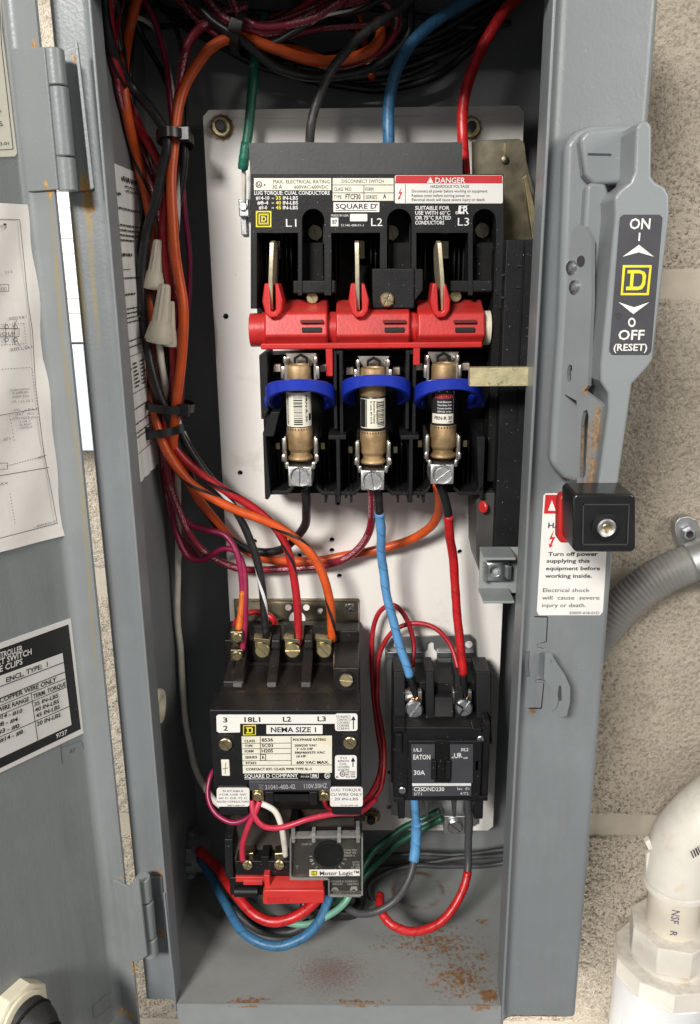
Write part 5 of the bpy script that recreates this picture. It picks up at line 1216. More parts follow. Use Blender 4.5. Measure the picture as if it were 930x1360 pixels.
MB().yz(520, 642, [(879, 10.2), (906, 7.4), (1040, 7.4), (1040, 10.2)]).build('rear_body', m_black, dc, .08)
for u0, u1 in ((521, 536), (562, 573), (599, 610), (626, 645)):
    MB().yz(u0, u1, [(872, 9.4), (892, 6.9), (955, 6.0), (962, 6.0), (988, 5.2), (988, 9.2)]).build('barrier', m_black, dc, .08)
MB().yz(572, 601, [(918, 7.4), (926, 6.6), (965, 6.0), (985, 5.2), (985, 8)]).build('centre_block', m_black, dc, .1)
B('front_frame', m_black, dc, 523, 650, 966, 1064, 4.9, 7.2, .1)
MB().yz(540, 636, [(960, 6.6), (984, 4.6), (1060, 4.6), (1060, 6)]).build('front_block', m_black, dc, .1)
f3 = FY(4.55)
for a, b in ((546, 577.5), (597.5, 628.5)):
    pl_ = card('label_panel', m_lgry, dc, f3, [(a, 988), (b, 988), (b-.5, 1039), (a+1.5, 1039)], .08)
    p = Print(f3, .1)
    if a < 560:
        p.t('1/L1', 549.5, 997, 559.5, 997, 4.2, True); p.t('EATON', 549, 1007.5, 571.5, 1007.5, 6.2, True); p.t('30A', 549.5, 1028, 564.5, 1028, 6, True)
    else:
        p.t('3/L2', 612, 996.5, 622, 996.5, 4, True); p.t('c', 600, 1006, 603, 1006, 3, True); p.t('UR', 603.5, 1006, 614, 1005, 6.5, True); p.t('us', 615.5, 1006.5, 621, 1006.5, 3, True)
    p.build('lettering', m_inkw, pl_)
bs_ = card('model_strip', m_lgry, dc, f3, [(547, 1038.6), (626, 1038.6), (626, 1056), (548, 1056.5)], .085)
p = Print(f3, .1); p.poly([(547.5, 1039.2), (625.5, 1039), (625.5, 1042.6), (547.7, 1042.8)]); p.t('C25DND230', 549.5, 1049.5, 590, 1049.5, 5.2, True); p.t('2/T1', 549.5, 1055, 560, 1055, 3.6); p.t('Iec  E1', 607.5, 1048, 623, 1048, 3.4); p.t('4/T2', 611, 1054.5, 622, 1054.5, 3.6); p.build('lettering', m_inkw, bs_)
B('centre_channel', m_blackm, dc, 578, 597, 986, 1038, 4.5, 5, .04)
for a in (573, 592): B('armature_guide', m_black, dc, a, a+7, 1011, 1036, 4.2, 5, .05)
B('armature', m_blackm, dc, 580, 592, 1008, 1034, 4.4, 5, .05)
B('armature_step', m_fibre, dc, 579, 596, 971, 979, 5.0, 6, .04)
for a, b, v0, v1 in ((523, 538, 966, 972), (525, 534, 975, 1000), (643, 651, 960, 968), (628, 640, 968, 974), (541, 545, 1008, 1022), (631, 636, 1010, 1024), (523, 537, 1060, 1066), (634, 648, 1058, 1064)): B('frame_rib', m_black, dc, a, b, v0, v1, 4.6, 6, .04)
screw(dc, 638.5, 981, 4.8, 5, m_steel, 'phil', 20); screw(dc, 534.5, 1049, 4.8, 5, m_steel, 'phil', 20)
for a, b in ((529, 538), (630, 642)): B('foot', m_black, dc, a, b, 1062, 1088, 5.2, 6.5, .06)
for a in (566, 603): MB().fp(FY(6.5), [(a-4, 1060), (a+4, 1060), (a+3, 1085), (a-1, 1086)], -.6, 0).build('rear_foot', m_fibre, dc, .05)
for i, (u, v) in enumerate(((548, 938), (614, 936))):
    t_ = B('terminal', m_tin, dc, u-13, u+13, 919, 936, 6.7, 7.6, .06); screw(t_, u+2, v+3, 6.4, 12, m_steel, 'phil', 35, -8)
    for k in (-9, 0): MB().fp(FY(8.2), [(u+k-3, 884), (u+k+3, 884), (u+k+4, 905), (u+k-2, 905)], -.12, 0).build('spade_tab', m_tin, dc, .02)
    MB().fp(FY(7.6), [(u-9, 909), (u+6, 909), (u+8, 925), (u-11, 925)], -.1, 0).build('terminal_strap', M('pinkish copper strap', (.55, .42, .38), .35, .9), dc, .02)
    tube('copper_strand', m_copper, [P(u+9, 921, 6.9), P(u+5, 929, 6.7), P(u-2, 931, 6.65)], .13, dc)
gg = thing('ground_terminal', P(604, 1108, YP), 'flat zinc ground terminal with a slotted screw below the small contactor', 'terminal')
B('terminal_plate', m_galv, gg, 590, 618, 1084, 1108, 9.2, YP-.3, .08); screw(gg, 604, 1096, 9.15, 10, m_steel, 'slot', 42)
# ------------------------------------------------------------------ conduit, strap and pvc fittings on the wall at right
cd = thing('flexible_conduit', P(860, 790, YW), 'grey ribbed flexible conduit curving behind the cabinet on the right', 'conduit')
cpts = [P(1300, 770, 11.3), P(1080, 742, 11.3), P(965, 738, 11.3), P(925, 746, 11.3), P(880, 764, 11.4), P(840, 792, 11.5), P(806, 829, 11.6), P(772, 885, 11.7), P(750, 960, 11.8)]
cc_ = catmull(cpts, 16); tube('jacket', m_conduit, cpts, 1.27, cd, n=12, sides=24)
for i in range(2, len(cc_)-1, 2):
    d = (cc_[i+1]-cc_[i-1]).normalized(); MB().lathe([(1.25, -.14), (1.285, -.09), (1.285, .09), (1.25, .14), (1.25, -.14)], cc_[i], d, 24).build('rib', m_conduit, cd)
st = thing('conduit_strap', P(915, 715, YW), 'galvanised one hole strap with bolt holding the grey conduit', 'strap')
so = MB().fp(FY(12.6), [(896, 706), (897, 695), (903, 688), (915, 686), (925, 690), (929, 700), (932, 730), (915, 742), (905, 738)], -.9, 0).build('strap_ear', m_galv, st, .06)
ki = min(range(1, len(cc_)-1), key=lambda i: (cc_[i]-P(932, 744, 11.3)).length); kd = (cc_[ki+1]-cc_[ki-1]).normalized()
MB().lathe([(1.30, -.75), (1.40, -.75), (1.40, .75), (1.30, .75), (1.30, -.75)], cc_[ki], kd, 36).build('strap_band', m_galv, st)
MB().lathe([(.28, 0), (.48, 0), (.48, -.28), (.40, -.34), (.28, -.34), (.28, 0)], P(914, 708, 12.5), (0,1,0), 6).build('bolt_head', m_steel, st)
MB().lathe([(0, -.1), (.27, -.1), (.27, 0), (0, 0)], P(914, 708, 12.5), (0,1,0), 14).build('bolt_socket', m_dark, st)
YQ = 8.4
pv = thing('pvc_riser', P(885, 1380, YQ), 'white pvc elbow, reducer and coupling standing in front of the wall at lower right', 'pvc pipe')
bx_, by_ = P(893, 1220, YQ).x, YQ
zc = lambda v, u=893: P(u, v, YQ).z
rp_ = (925-858)/2/pxcm(893, 1210, YQ)
MB().lathe([(rp_*.85, zc(1240)), (rp_, zc(1240)), (rp_, zc(1140)), (rp_*.85, zc(1140))], (bx_, by_, 0), (0,0,1), 36).build('pipe', M('cream pvc pipe', (.70, .64, .53), .4, var=.05), pv)
re = rp_*1.24
ep = [Vector((bx_, by_, zc(1174))), Vector((bx_, by_, zc(1140))), Vector((bx_+.3, by_, zc(1114))), Vector((bx_+1.3, by_, zc(1088))), Vector((bx_+2.9, by_+.1, zc(1062))), Vector((bx_+5, by_+.2, zc(1038))), Vector((bx_+8, by_+.4, zc(1005))), Vector((bx_+16, by_+.6, zc(925))), Vector((bx_+26, by_+.8, zc(820)))]
el = tube('elbow', m_pvc, ep, re, pv, n=8, sides=36)
MB().lathe([(re*.9, 0), (re*1.03, 0), (re*1.03, .35), (re*.98, .45)], ep[0], (0,0,1), 36).build('elbow_rim', m_pvc, pv)
MB().fp(FY(YQ-.3), [(857, 1119), (864, 1115), (868, 1128), (862, 1130)], -.5, .0).build('mould_nub', m_pvc, pv, .08)
MB().fp(FY(YQ-.2), [(859, 1135), (864, 1132), (864, 1165), (859, 1163)], -.4, 0).build('mould_seam', m_pvc, pv, .06)
def hexring(z0, z1, r, n=8, ph=.2): return [[Vector((bx_+r*math.cos(6.28318*k/n+ph), by_+r*math.sin(6.28318*k/n+ph), z)) for k in range(n)] for z in (z0, z1)]
MB().loft(hexring(zc(1260), zc(1226), rp_*1.62, 8, .15)).build('reducer_hex', m_pvc, pv, .1)
MB().lathe([(rp_*1.5, zc(1268)), (rp_*1.5, zc(1258))], (bx_, by_, 0), (0,0,1), 36).build('reducer_neck', m_pvc, pv)
MB().loft(hexring(zc(1290), zc(1266), rp_*2.12, 10, .1)).build('coupling_collar', m_pvc, pv, .12)
rc_ = rp_*2.0
cpl = MB().lathe([(rc_*.9, zc(1500)), (rc_, zc(1500)), (rc_, zc(1292)), (rc_*.9, zc(1288))], (bx_, by_, 0), (0,0,1), 48).build('coupling', M('bright white pvc', (.72, .72, .72), .3, var=.02, stain=((.62, .55, .42), 40, .62, .9)), pv)
def cyl_print(name, mat, par, r, items):
    m = MB()
    for kind, *a in items:
        if kind == 'bar':
            a0, a1, z0, z1 = a; vs = [Vector((bx_+math.sin(q)*r, by_-math.cos(q)*r, z)) for z in (z0, z1) for q in (a0, (a0+a1)/2, a1)]; m.add(vs, [(0,1,4,3), (1,2,5,4)])
        else:
            s_, a0, z0, dz, hc, vert = a; vs, fs2, x0, x1 = glyphs(s_, True); out = []
            for x, y in vs:
                t = (x-x0)/(x1-x0)
                if vert: an = a0+y/.7*hc/r; z = z0-t*dz
                else: an = a0+t*dz/r; z = z0+y/.7*hc
                out.append(Vector((bx_+math.sin(an)*r, by_-math.cos(an)*r, z)))
            m.add(out, fs2)
    return m.build(name, mat, par)
items = []; z = zc(1300); 
for k in range(15):
    w_ = random.choice((.05, .08, .14)); items.append(('bar', -.40, -.13, z-w_-.9, z-.9)); z -= w_+random.choice((.07, .1))
items.append(('t', '00764  3', -.02, zc(1312)-.2, 2.0, .26, True))
cyl_print('barcode_print', m_inkg, cpl, rc_+.02, items)
pp = [o for o in pv.children if o.name.startswith('pipe')][0]
cyl_print('lettering', M('violet grey ink', (.16, .14, .19), .5), pp, rp_+.015, [('t', 'NSF', -.45, zc(1186), 1.1, .52, True), ('t', 'R', -.42, zc(1213), .42, .45, True), ('t', 'pw', -.42, zc(1228), .6, .4, True)])
p = Print(Frame((0, YQ-re*1.0, 0)), .0)
items = []
eb = MB(); fe = Frame((0, YQ-re*1.01, 0))
for k in range(9):
    u = 917+k*3; v = 1131-k*1.9; eb.fp(fe, [(u, v), (u+1.3+(k % 3)*.4, v-.8), (u+5.3+(k % 3)*.4, v+8), (u+4, v+9)], 0, .02)
eb.build('barcode_print', m_inkg, el)
# ------------------------------------------------------------------ wires
wr_blueb2 = wr_blueb
WG = 'wires inside the cabinet'
def W(label, mat, pts, rp, tapes=(), name='wire', cat='wire', wob=0.0):
    m_ = pts[len(pts)//2]; r = rp/2/pxcm(*m_); q = []; lim = xWL+r+.12
    for u, v, Y in pts:
        a = P(u, v, Y)
        if a.x < lim and a.z > zF and rp < 17 and mat not in (): a = CAM+ray(u, v)*(lim/ray(u, v).x)      # keep clear of the side wall
        a.z = min(a.z, zT-.35); q.append(a)
    W.n = getattr(W, 'n', 0)+3.7; o = tube(name, mat, q, r, jit=W.n); tag(o, label, cat, WG)
    for t0, t1, tm, tn in tapes: tube(tn, tm, q, r*(1.42 if 'bulge' in tn else .7 if 'bare' in tn else 1.10), o, t0=t0, t1=t1, wob=.05, jit=W.n)
    return o
# feeders into the top of the switch
W('dusty black feeder wire entering the switch behind the flap at L1', wr_dull, [(600, -40, 9), (548, -2, 8.6), (500, 32, 8), (462, 66, 7.6), (435, 105, 7.4), (417, 150, 7.4), (412, 190, 7.6), (412, 225, 8)], 12.5)
W('blue taped feeder wire curving down into the switch at L2', wr_blue, [(690, -40, 9.5), (630, -4, 9), (585, 22, 8.6), (548, 55, 8.2), (526, 95, 8), (518, 140, 7.8), (517, 186, 7.6), (518, 225, 8)], 16, [(.93, 1, wr_black, 'bare_end')])
W('red taped feeder wire curving down behind the switch label at L3', wr_redt, [(730, -50, 9), (685, -2, 8.6), (652, 42, 8.2), (628, 90, 8), (617, 135, 7.8), (615, 185, 7.6), (618, 235, 7.8), (620, 262, 8.2)], 15)
W('green taped ground wire hanging down left of the switch', wr_greent, [(352, 20, 10), (340, 60, 9.7), (336, 110, 9.4), (332, 160, 9.4), (325, 205, 9.4), (323, 224, 9.6)], 13, [(.72, 1, wr_greent, 'tape_wrap')])
W('short bare lead between the green tape and the ground lug', wr_white, [(324, 215, 9.7), (324, 240, 9.9), (324, 270, 10.1)], 6)
# top loops
W('bright orange wire looping from the top tie down the left side', wr_orange, [(500, 25, 9.5), (506, 48, 9.2), (490, 68, 9), (455, 80, 8.8), (410, 80, 8.6), (360, 62, 8.4), (318, 50, 8.2), (285, 60, 8), (258, 90, 7.8), (240, 130, 7.6), (231, 185, 7.4), (228, 250, 7.2), (233, 330, 7.2), (243, 410, 7.2), (242, 470, 7.2), (234, 540, 7.2), (233, 590, 7.6), (250, 640, 8), (285, 690, 9), (330, 733, 9.6), (390, 745, 10), (460, 738, 10), (530, 722, 9.6), (572, 700, 8.6), (584, 672, 7), (580, 645, 5.6)], 13.5)
W('orange wire with black stripe running from the left bundle to terminal L3', wr_orb, [(185, -20, 8.5), (172, 40, 8.4), (164, 90, 8.6), (168, 150, 8.8), (182, 210, 8.8), (196, 270, 8.6), (202, 340, 8.6), (200, 430, 8.4), (202, 510, 8), (207, 560, 7.6), (225, 605, 7.2), (262, 650, 7), (320, 680, 7), (380, 706, 7), (420, 745, 7), (437, 795, 7), (442, 850, 7.2)], 12.5)
W('red wire with black stripe running from the left bundle to terminal L2', wr_redb, [(135, -30, 8.6), (146, 30, 8.6), (155, 90, 8.8), (175, 150, 8.6), (200, 195, 8.2), (216, 240, 7.8), (218, 320, 7.8), (228, 420, 7.8), (232, 500, 7.8), (222, 560, 7.6), (240, 605, 7.6), (290, 645, 7.6), (345, 680, 7.6), (378, 720, 7.6), (392, 780, 7.4), (397, 855, 7.2)], 12)
W('crimson printed wire from the top tie down and across to the middle fuse lug', wr_crim, [(330, 10, 9), (285, 22, 8.6), (252, 55, 8.2), (238, 110, 7.8), (232, 170, 7.8), (222, 240, 8), (224, 320, 8), (233, 400, 8), (234, 470, 8), (226, 550, 8), (222, 620, 8.4), (238, 680, 8.8), (268, 730, 9.2), (310, 752, 9.6), (360, 757, 9.8), (425, 752, 9.8), (470, 735, 9), (490, 705, 8), (494, 670, 6.4), (493, 645, 5.6)], 10.5)
W('thick black wire swinging down the upper left corner and round to the left fuse lug', wr_black, [(136, -30, 7), (141, 30, 7), (152, 75, 7), (175, 115, 7), (205, 150, 7), (223, 185, 7), (214, 240, 7.2), (196, 310, 7.4), (189, 380, 7.4), (192, 440, 7.4), (205, 500, 7.2), (225, 560, 7.4), (250, 625, 8), (282, 690, 9), (325, 728, 9.4), (370, 732, 9.2), (400, 705, 7.6), (407, 675, 6), (406, 645, 5.6)], 12.5)
W('black wire with white stripe running to terminal L1', wr_bw, [(236, 160, 8.6), (245, 200, 8.8), (238, 260, 9), (228, 340, 9), (222, 430, 8.8), (225, 510, 8.4), (240, 570, 8), (268, 620, 7.8), (305, 665, 7.6), (332, 715, 7.6), (347, 770, 7.4), (354, 845, 7.2)], 11)
W('thin magenta wire arching on the right edge of the left bundle', wr_mag, [(180, -15, 9.4), (200, 15, 9.4), (215, 60, 9.4), (225, 120, 9.2), (234, 190, 9.2), (244, 260, 9.4), (251, 330, 9.6), (250, 400, 9.6), (243, 470, 9.4), (240, 540, 9.2), (236, 600, 9.2), (228, 650, 9.2)], 7.5)
W('magenta wire bowing out below the ties, upper of two joining under orange tape', wr_mag, [(225, 540, 9), (222, 600, 9), (230, 660, 9), (248, 692, 9), (275, 704, 8.8), (300, 712, 8.4), (316, 740, 8), (322, 785, 7.6), (318, 830, 7.2), (316, 848, 7)], 8.5, [(.78, .95, wr_oranget, 'orange_tape')])
W('magenta wire bowing lowest below the ties, lower of two joining under orange tape', wr_mag, [(228, 545, 9.4), (224, 620, 9.4), (230, 690, 9.4), (246, 736, 9.2), (268, 743, 9), (295, 730, 8.6), (315, 735, 8.2), (325, 765, 7.8), (326, 810, 7.4), (322, 865, 6.9)], 8)
W('cream white wire hanging down the left back corner to the contactor coil', wr_white, [(209, 440, 7.4), (213, 475, 7.6), (222, 520, 8), (229, 570, 8.6), (236, 640, 9.4), (237, 720, 9.8), (236, 800, 10), (241, 880, 10), (247, 960, 9), (260, 1020, 7), (280, 1056, 5), (300, 1075, 3.6)], 8.5)
W('short cream printed wire arching at the top left behind the red wires', wr_white, [(170, 20, 10), (190, 26, 10), (210, 45, 10), (222, 80, 10), (230, 120, 10), (236, 180, 9.8), (240, 240, 9.4)], 6.5)
W('dark red wire looping at the top between tie and flap', wr_crim, [(262, -30, 8.6), (285, 10, 8.4), (320, 35, 8.2), (360, 42, 8.4), (400, 28, 8.6), (440, 8, 8.8), (500, -6, 9)], 12)
W('dark red loop passing under the orange loop at the top', wr_crim, [(320, 45, 9.2), (360, 62, 9.6), (410, 82, 9.8), (455, 88, 9.8), (500, 72, 9.6), (525, 45, 9.4), (528, 20, 9.4), (505, -5, 9.4)], 11)
W('orange wire crossing inside the loop at the top', wr_orb, [(330, 40, 9.8), (365, 60, 10), (400, 66, 10.2), (440, 80, 10.4), (470, 60, 10.4), (478, 30, 10.4), (470, 0, 10.4)], 10)
W('black wire with white flash crossing the top loop', wr_bw, [(300, 20, 8.8), (350, 58, 8.4), (395, 40, 8.4), (430, 20, 8.4), (480, 12, 8.6), (540, -20, 8.8)], 9)
W('thick black wire sloping down into the upper tie', wr_black, [(210, -40, 8), (255, 0, 8), (285, 28, 7.8), (320, 52, 7.8), (370, 92, 8.4), (430, 102, 9), (500, 88, 9.4), (540, 50, 9.6), (545, -10, 9.6)], 12)
W('uppermost of the black wires crossing the dark cabinet back at the top right', wr_black, [(390, 88, 11.2), (450, 92, 11.4), (520, 70, 11.6), (580, 45, 11.6), (640, 10, 11.4), (680, -20, 11.2)], 10)
W('middle of the black wires crossing the dark cabinet back at the top right', wr_black, [(400, 100, 11.5), (470, 102, 11.6), (540, 90, 11.8), (600, 66, 11.8), (650, 30, 11.6), (700, -10, 11.4)], 10)
W('lowest of the black wires sagging across the dark cabinet back above the plate', wr_black, [(360, 82, 11), (410, 106, 11.4), (470, 117, 11.6), (530, 116, 11.8), (590, 95, 11.8), (635, 58, 11.8), (670, 20, 11.6), (700, -20, 11.4)], 10.5)
W('thin black wire bundle edge in the shadow at the top left', wr_dull, [(150, -10, 11), (165, 30, 11.4), (200, 10, 11.6), (260, 20, 11.8), (330, 15, 12), (420, 30, 12)], 8)
W('black wire dropping beside the crimson wire at the upper left tie', wr_black, [(225, 20, 10.4), (240, 60, 10.2), (246, 110, 9.8), (248, 170, 9.2), (246, 210, 9), (238, 260, 9)], 6)
W('red wire along the left edge behind the orange striped wire', wr_crim, [(140, -20, 9.4), (152, 60, 9.6), (158, 120, 9.6), (178, 190, 9.6), (200, 250, 9.4), (212, 310, 9), (206, 400, 9), (208, 480, 8.8), (212, 560, 8.8), (218, 640, 9.4), (232, 700, 9.6), (262, 742, 9.8)], 8)

W('dark crimson wire rising in the top left corner beside the thick black wire', wr_crim, [(168, -20, 10), (158, 20, 10), (152, 60, 10), (156, 110, 10), (172, 165, 9.8), (196, 215, 9.6), (212, 270, 9.4)], 7)
W('black wire behind the orange wire in the top left corner', wr_black, [(195, -20, 10.6), (180, 30, 10.8), (172, 90, 10.8), (180, 150, 10.6), (196, 220, 10.4), (204, 300, 10.2), (196, 390, 9.8), (200, 480, 9.6)], 8)
W('black wire with white print along the left wall behind the orange striped wire', wr_bw, [(160, -20, 10.8), (158, 40, 11), (170, 120, 11), (186, 200, 11), (192, 260, 10.8), (186, 330, 10.4), (186, 420, 10)], 6)
W('thin red wire crossing the very top behind the loops', wr_redb, [(215, -30, 10.4), (250, 8, 10.6), (300, 30, 10.8), (360, 24, 10.8), (410, 2, 10.6), (440, -30, 10.4)], 9)
W('black wire arcing through the top behind the upper tie', wr_black, [(215, 10, 11.4), (260, 40, 11.4), (310, 70, 11.4), (370, 96, 11.6), (440, 108, 11.8), (520, 104, 12), (580, 80, 12)], 9)
W('dusty black wire crossing the top back from corner to corner', wr_dull, [(240, -10, 12), (300, 12, 12.2), (380, 18, 12.2), (470, 10, 12.2), (560, 22, 12.2), (630, 36, 12), (680, 30, 11.8)], 9)
W('black wire sloping into the top right corner behind the red feeder', wr_black, [(470, 60, 12), (540, 62, 12.2), (600, 44, 12.2), (650, 14, 12), (690, -20, 11.8)], 9)
W('orange wire dropping inside the top loop behind the black feeder', wr_orange, [(475, -10, 11.2), (478, 30, 11.4), (486, 70, 11.4), (494, 105, 11.2)], 9)
W('dark red wire sweeping above the orange loop at the top centre', wr_crim, [(300, -30, 8.2), (318, 18, 8), (350, 36, 8), (400, 30, 8.2), (450, 4, 8.4), (480, -25, 8.6)], 10)

TG = [[(150, -20, 11.6), (175, 25, 11.8), (230, 35, 12), (300, 20, 12), (380, 40, 12.2), (470, 30, 12.2)], [(200, -20, 11.4), (235, 30, 11.6), (300, 62, 11.8), (380, 78, 12), (450, 70, 12.2), (520, 40, 12.2)], [(270, -20, 11.6), (320, 25, 11.8), (390, 60, 12), (470, 84, 12.2), (560, 74, 12.4), (640, 30, 12.2)], [(380, -20, 12), (430, 20, 12.2), (500, 48, 12.4), (580, 40, 12.4), (650, 0, 12.2)], [(165, -20, 10.2), (185, 40, 10.4), (215, 95, 10.4), (232, 150, 10.2), (242, 220, 10)]]
TGL = ('topmost thin black wire crossing the shadow behind the orange loop', 'thin black wire sagging behind the upper cable tie', 'thin black wire sagging from the tie towards the blue feeder', 'short thin black wire behind the blue feeder at the top', 'thin black wire dropping to the upper left cable tie')
for k, q in enumerate(TG): W(TGL[k], wr_black, q, 7.5)
TC = [[(230, -20, 9), (262, 28, 8.8), (312, 55, 8.8), (370, 52, 9), (430, 36, 9.2), (520, 30, 9.4)], [(250, -25, 9.4), (300, 18, 9.2), (352, 30, 9.2), (410, 14, 9.2), (460, -20, 9.2)], [(150, -15, 9.8), (146, 50, 9.8), (160, 112, 9.8), (190, 172, 9.6), (210, 232, 9.4), (214, 300, 9.2), (216, 400, 9)]]
TCL = ('thin maroon wire passing through the top tie beside the orange loop', 'short thin maroon wire arching above the top tie', 'thin maroon wire hugging the left wall behind the thick black wire')
for k, q in enumerate(TC): W(TCL[k], wr_crim, q, 7)
# fuse to contactor leads
W('bright blue taped wire from the middle fuse lug to the small contactor', wr_black, [(501, 642, 5), (503, 665, 5.2), (505, 700, 6), (508, 750, 7), (517, 805, 7), (531, 858, 6.8), (542, 890, 6.6), (549, 912, 6.7), (554, 930, 6.9)], 11, [(.19, .80, wr_blueb, 'blue_tape')])
W('red taped wire from the right fuse lug to the small contactor', wr_black, [(585, 642, 5), (592, 665, 5.4), (597, 700, 6), (603, 750, 7), (607, 815, 7), (612, 868, 6.8), (616, 900, 6.6), (618, 930, 6.9)], 11, [(.24, .84, wr_redt, 'red_tape')])
W('thin red control wire looping over the top of the small contactor to its right terminal', wr_red, [(608, 888, 7.6), (598, 855, 8.4), (575, 833, 8.8), (548, 828, 9), (520, 840, 9.2), (503, 870, 9.2), (501, 920, 8.4), (509, 985, 7.2), (509, 1035, 6), (498, 1060, 5), (478, 1074, 4), (455, 1080, 3), (436, 1072, 2.6), (430, 1060, 2.2)], 6.5)
W('thin red control wire dropping to the left terminal of the small contactor', wr_red, [(548, 885, 8), (549, 855, 8.6), (540, 820, 9), (522, 804, 9.2), (503, 815, 9.4), (494, 850, 9.4), (495, 910, 8.8), (502, 970, 7.6), (506, 1020, 6.4), (494, 1052, 5), (480, 1068, 4), (468, 1076, 3.4)], 6.5)
# around the overload relay
W('dark red wire looping down the left side of the motor contactor', wr_mag, [(292, 1015, 4), (280, 1030, 3.4), (276, 1056, 2.8), (286, 1080, 2.2), (308, 1093, 1.8), (330, 1086, 1.8), (345, 1066, 2.0)], 7)
W('bright red wire from the coil terminal across to the right of the relay', wr_pink, [(334, 1064, 1.9), (337, 1082, 1.6), (350, 1097, 1.4), (375, 1098, 1.4), (410, 1088, 1.6), (450, 1080, 2.0), (480, 1078, 2.8), (500, 1062, 4.2)], 7.5)
W('bright red wire dropping to the left relay terminal', wr_pink, [(345, 1064, 1.95), (338, 1080, 1.7), (328, 1098, 1.7), (323, 1120, 2.0), (323, 1142, 2.2)], 8)
W('cream wire curling from the coil terminal to the right relay terminal', wr_white, [(340, 1066, 2.3), (352, 1070, 1.9), (366, 1080, 1.7), (374, 1100, 1.7), (377, 1120, 1.9), (378, 1138, 2.2)], 8)
W('short red wire arching behind the left contactor terminals', wr_redt, [(312, 852, 7), (313, 828, 8), (325, 816, 9), (345, 814, 9.4), (362, 822, 9.2), (368, 838, 8.6)], 8)
# cabinet floor
W('blue wire sagging lowest under the overload relay', wr_blue, [(266, 1140, 9), (280, 1165, 7.6), (297, 1195, 5.8), (315, 1228, 3.8), (340, 1250, 2.8), (370, 1256, 2.6), (403, 1245, 2.8), (425, 1222, 3.6), (436, 1195, 4.6), (440, 1170, 5.5)], 13)
W('thick red wire sagging under the red reset bar', wr_redt, [(264, 1128, 9), (288, 1152, 7.8), (312, 1185, 5.6), (335, 1212, 4.4), (362, 1224, 4), (392, 1217, 4), (418, 1200, 4.6), (430, 1182, 5.4)], 14)
W('pale green wire curving up to the corner of the clear cover', wr_lgreen, [(318, 1186, 6.6), (345, 1210, 5.2), (378, 1226, 4.2), (412, 1227, 3.8), (440, 1215, 3.8), (458, 1198, 4.0), (466, 1182, 4.4)], 9)
W('upper dark green wire slanting behind the small contactor to its ground terminal', wr_green, [(584, 1076, 9), (560, 1088, 9), (530, 1104, 8.6), (500, 1125, 8), (484, 1146, 7), (472, 1168, 6.2), (440, 1200, 5.6)], 9)
W('lower dark green wire slanting behind the small contactor to its ground terminal', wr_green, [(588, 1086, 9.2), (560, 1102, 9.2), (530, 1120, 8.8), (505, 1142, 8), (488, 1160, 7), (470, 1182, 6.2), (430, 1205, 5.8)], 9)
W('black wire sagging on the floor under the overload relay', wr_dull, [(300, 1196, 7), (325, 1222, 6), (350, 1236, 5.4), (385, 1236, 5.2), (410, 1225, 5.4)], 12)
W('black wire with bright blue tape from the bottom left of the small contactor', wr_greyw, [(551, 1052, 5.6), (553, 1085, 6), (553, 1110, 6), (550, 1140, 5.6), (542, 1170, 5), (525, 1196, 4.6), (500, 1212, 4.4), (475, 1214, 4.8), (455, 1200, 5.6), (440, 1180, 6.6)], 10, [(0, .35, wr_blueb, 'blue_tape'), (.14, .345, wr_blueb2, 'blue_tape_bulge')])
W('black wire with red tape curling from the bottom right of the small contactor', wr_greyw, [(621, 1050, 5.6), (623, 1090, 6), (623, 1130, 6), (620, 1165, 5.4), (606, 1202, 4.6), (580, 1228, 4), (548, 1237, 3.8), (522, 1230, 4), (508, 1215, 4.6), (504, 1202, 5.4), (505, 1190, 6.4)], 10.5, [(.28, 1, wr_redt, 'red_tape')])
W('uppermost grey wire lying along the bottom back of the cabinet', wr_greyw, [(700, 1128, 11.4), (660, 1130, 11.4), (600, 1136, 11.4), (550, 1134, 11.6), (500, 1140, 11.6), (440, 1150, 11)], 6.5)
W('middle grey wire lying along the bottom back of the cabinet', wr_greyw, [(700, 1136, 11), (650, 1138, 11), (600, 1140, 11), (560, 1148, 11), (510, 1152, 11), (450, 1160, 10.5)], 6.5)
W('lowest grey wire lying along the bottom back of the cabinet', wr_greyw, [(700, 1142, 10.6), (640, 1150, 10.6), (590, 1151, 10.4), (550, 1150, 10.4), (510, 1160, 10.2), (490, 1178, 9.6), (500, 1200, 9), (530, 1206, 8.8)], 6.5)
W('thick black cable curled on the floor behind the relay', wr_black, [(430, 1150, 9), (460, 1168, 8.6), (480, 1190, 8), (470, 1212, 7), (440, 1214, 6.6), (400, 1200, 7)], 16)
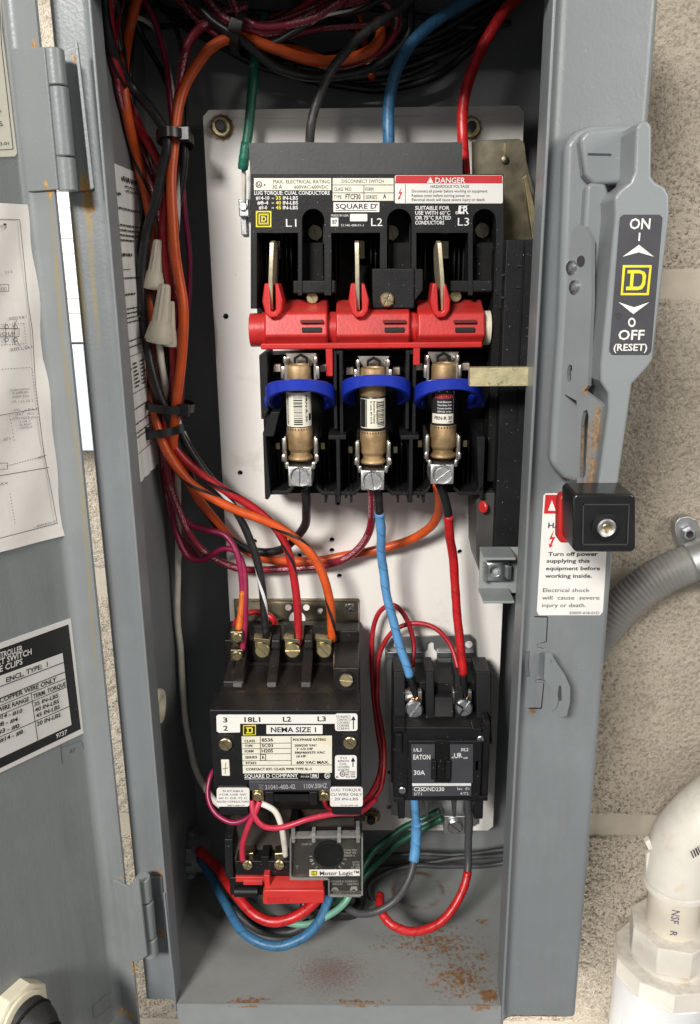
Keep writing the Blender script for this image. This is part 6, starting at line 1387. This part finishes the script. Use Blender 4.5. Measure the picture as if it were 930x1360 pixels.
# wire nuts
NL = ('upper cream wire nut half hidden behind the black wire', 'large cream ribbed wire nut at the front of the left bundle', 'small cream wire nut peeping out behind the large one')
for i, (t, b, rp, Y) in enumerate((((210, 318), (203, 384), 14, 7.6), ((219, 377), (211, 455), 17, 6.4), ((228, 400), (226, 460), 9, 7.2))):
    a = P(*t, Y); c_ = P(*b, Y); ax = (c_-a); L_ = ax.length; ax.normalize(); r = rp/pxcm(*b, Y)
    w_ = thing('wire_nut', a, NL[i], 'wire nut', 'wire nuts on the left bundle')
    e1 = ax.orthogonal().normalized(); e2 = ax.cross(e1); n_ = 40; rings = []
    for tt, rr, fl2 in ((0, .30, .0), (.02, .42, .03), (.06, .46, .09), (.6, .70, .09), (.64, .72, .0), (.66, .80, 0), (.9, .98, 0), (.98, 1.0, 0), (1.0, .95, 0)):
        rings.append([a+ax*(L_*tt)+(e1*math.cos(6.28318*k/n_)+e2*math.sin(6.28318*k/n_))*r*(rr-fl2*(.5-.5*math.cos(10*6.28318*k/n_))) for k in range(n_)])
    mb = MB(); mb.loft(rings); mb.build('cap', m_nut, w_, ang=50)
    for s_ in (-1, 1):
        q = a+ax*L_*.82; mb = MB(); sdv = (CR-ax*CR.dot(ax)).normalized(); fv = ax.cross(sdv)
        rr_2 = [q+ax*(L_*.14*x)+sdv*s_*(r*y) for x, y in ((-1, .82), (-.2, .95), (1, 1.14), (1, .8))]
        mb.loft([[x+fv*.12 for x in rr_2], [x-fv*.12 for x in rr_2]]); mb.build('wing', m_nut, w_, .03)
# cable ties
TL = ('black cable tie round the left bundle near the top', 'black cable tie round the top loop of wires', 'upper of two black cable ties below the wire nuts', 'lower of two black cable ties below the wire nuts')
for i, (u, v, Y, wpx, dep, wax, head) in enumerate(((233, 185, 8.0, 21, 1.6, (.0, .1, 1), (.8, -.2)), (319, 45, 8.4, 22, 1.3, (1, 0, -.35), (.3, -1)), (227, 539, 8.0, 29, 1.5, (.1, 0, 1), (.75, -.6)), (219, 570, 7.8, 24, 1.4, (-.1, 0, 1), (-.8, -.55)))):
    c0 = P(u, v, Y); ax = Vector(wax).normalized(); t_ = thing('cable_tie', c0, TL[i], 'cable tie', 'black cable ties')
    e1 = Vector((0, -1, 0)); e1 = (e1-ax*e1.dot(ax)).normalized(); e2 = ax.cross(e1); e2 = -e2 if e2.dot(CR) < 0 and i != 1 else e2
    R_ = wpx/pxcm(u, v, Y); n_ = 36; rings = []
    for k in range(n_+1):
        a = 6.28318*k/n_; d = e2*math.cos(a)*R_+e1*math.sin(a)*dep; o_ = d.normalized()
        rings.append([c0+d+o_*x+ax*y for x, y in ((0, -.24), (.10, -.24), (.10, .24), (0, .24))])
    mb = MB(); mb.loft(rings, caps=False); mb.build('band', m_tie, t_)
    hx, hy = head; q = c0+e2*R_*hx+e1*(dep*.98*math.sqrt(max(0, 1-hx*hx))+.08) if i != 1 else c0+e1*(dep+.1)-ax*0+e2*.0
    mb = MB(); hh = [(x, y, z) for x in (-.33, .33) for y in (-.24, .24) for z in (-.36, .36)]
    mb.add([q+e2*x+e1*y+ax*z for x, y, z in hh], [(0,1,3,2),(4,6,7,5),(0,4,5,1),(2,3,7,6),(0,2,6,4),(1,5,7,3)]); mb.build('head', m_tie, t_, .06)
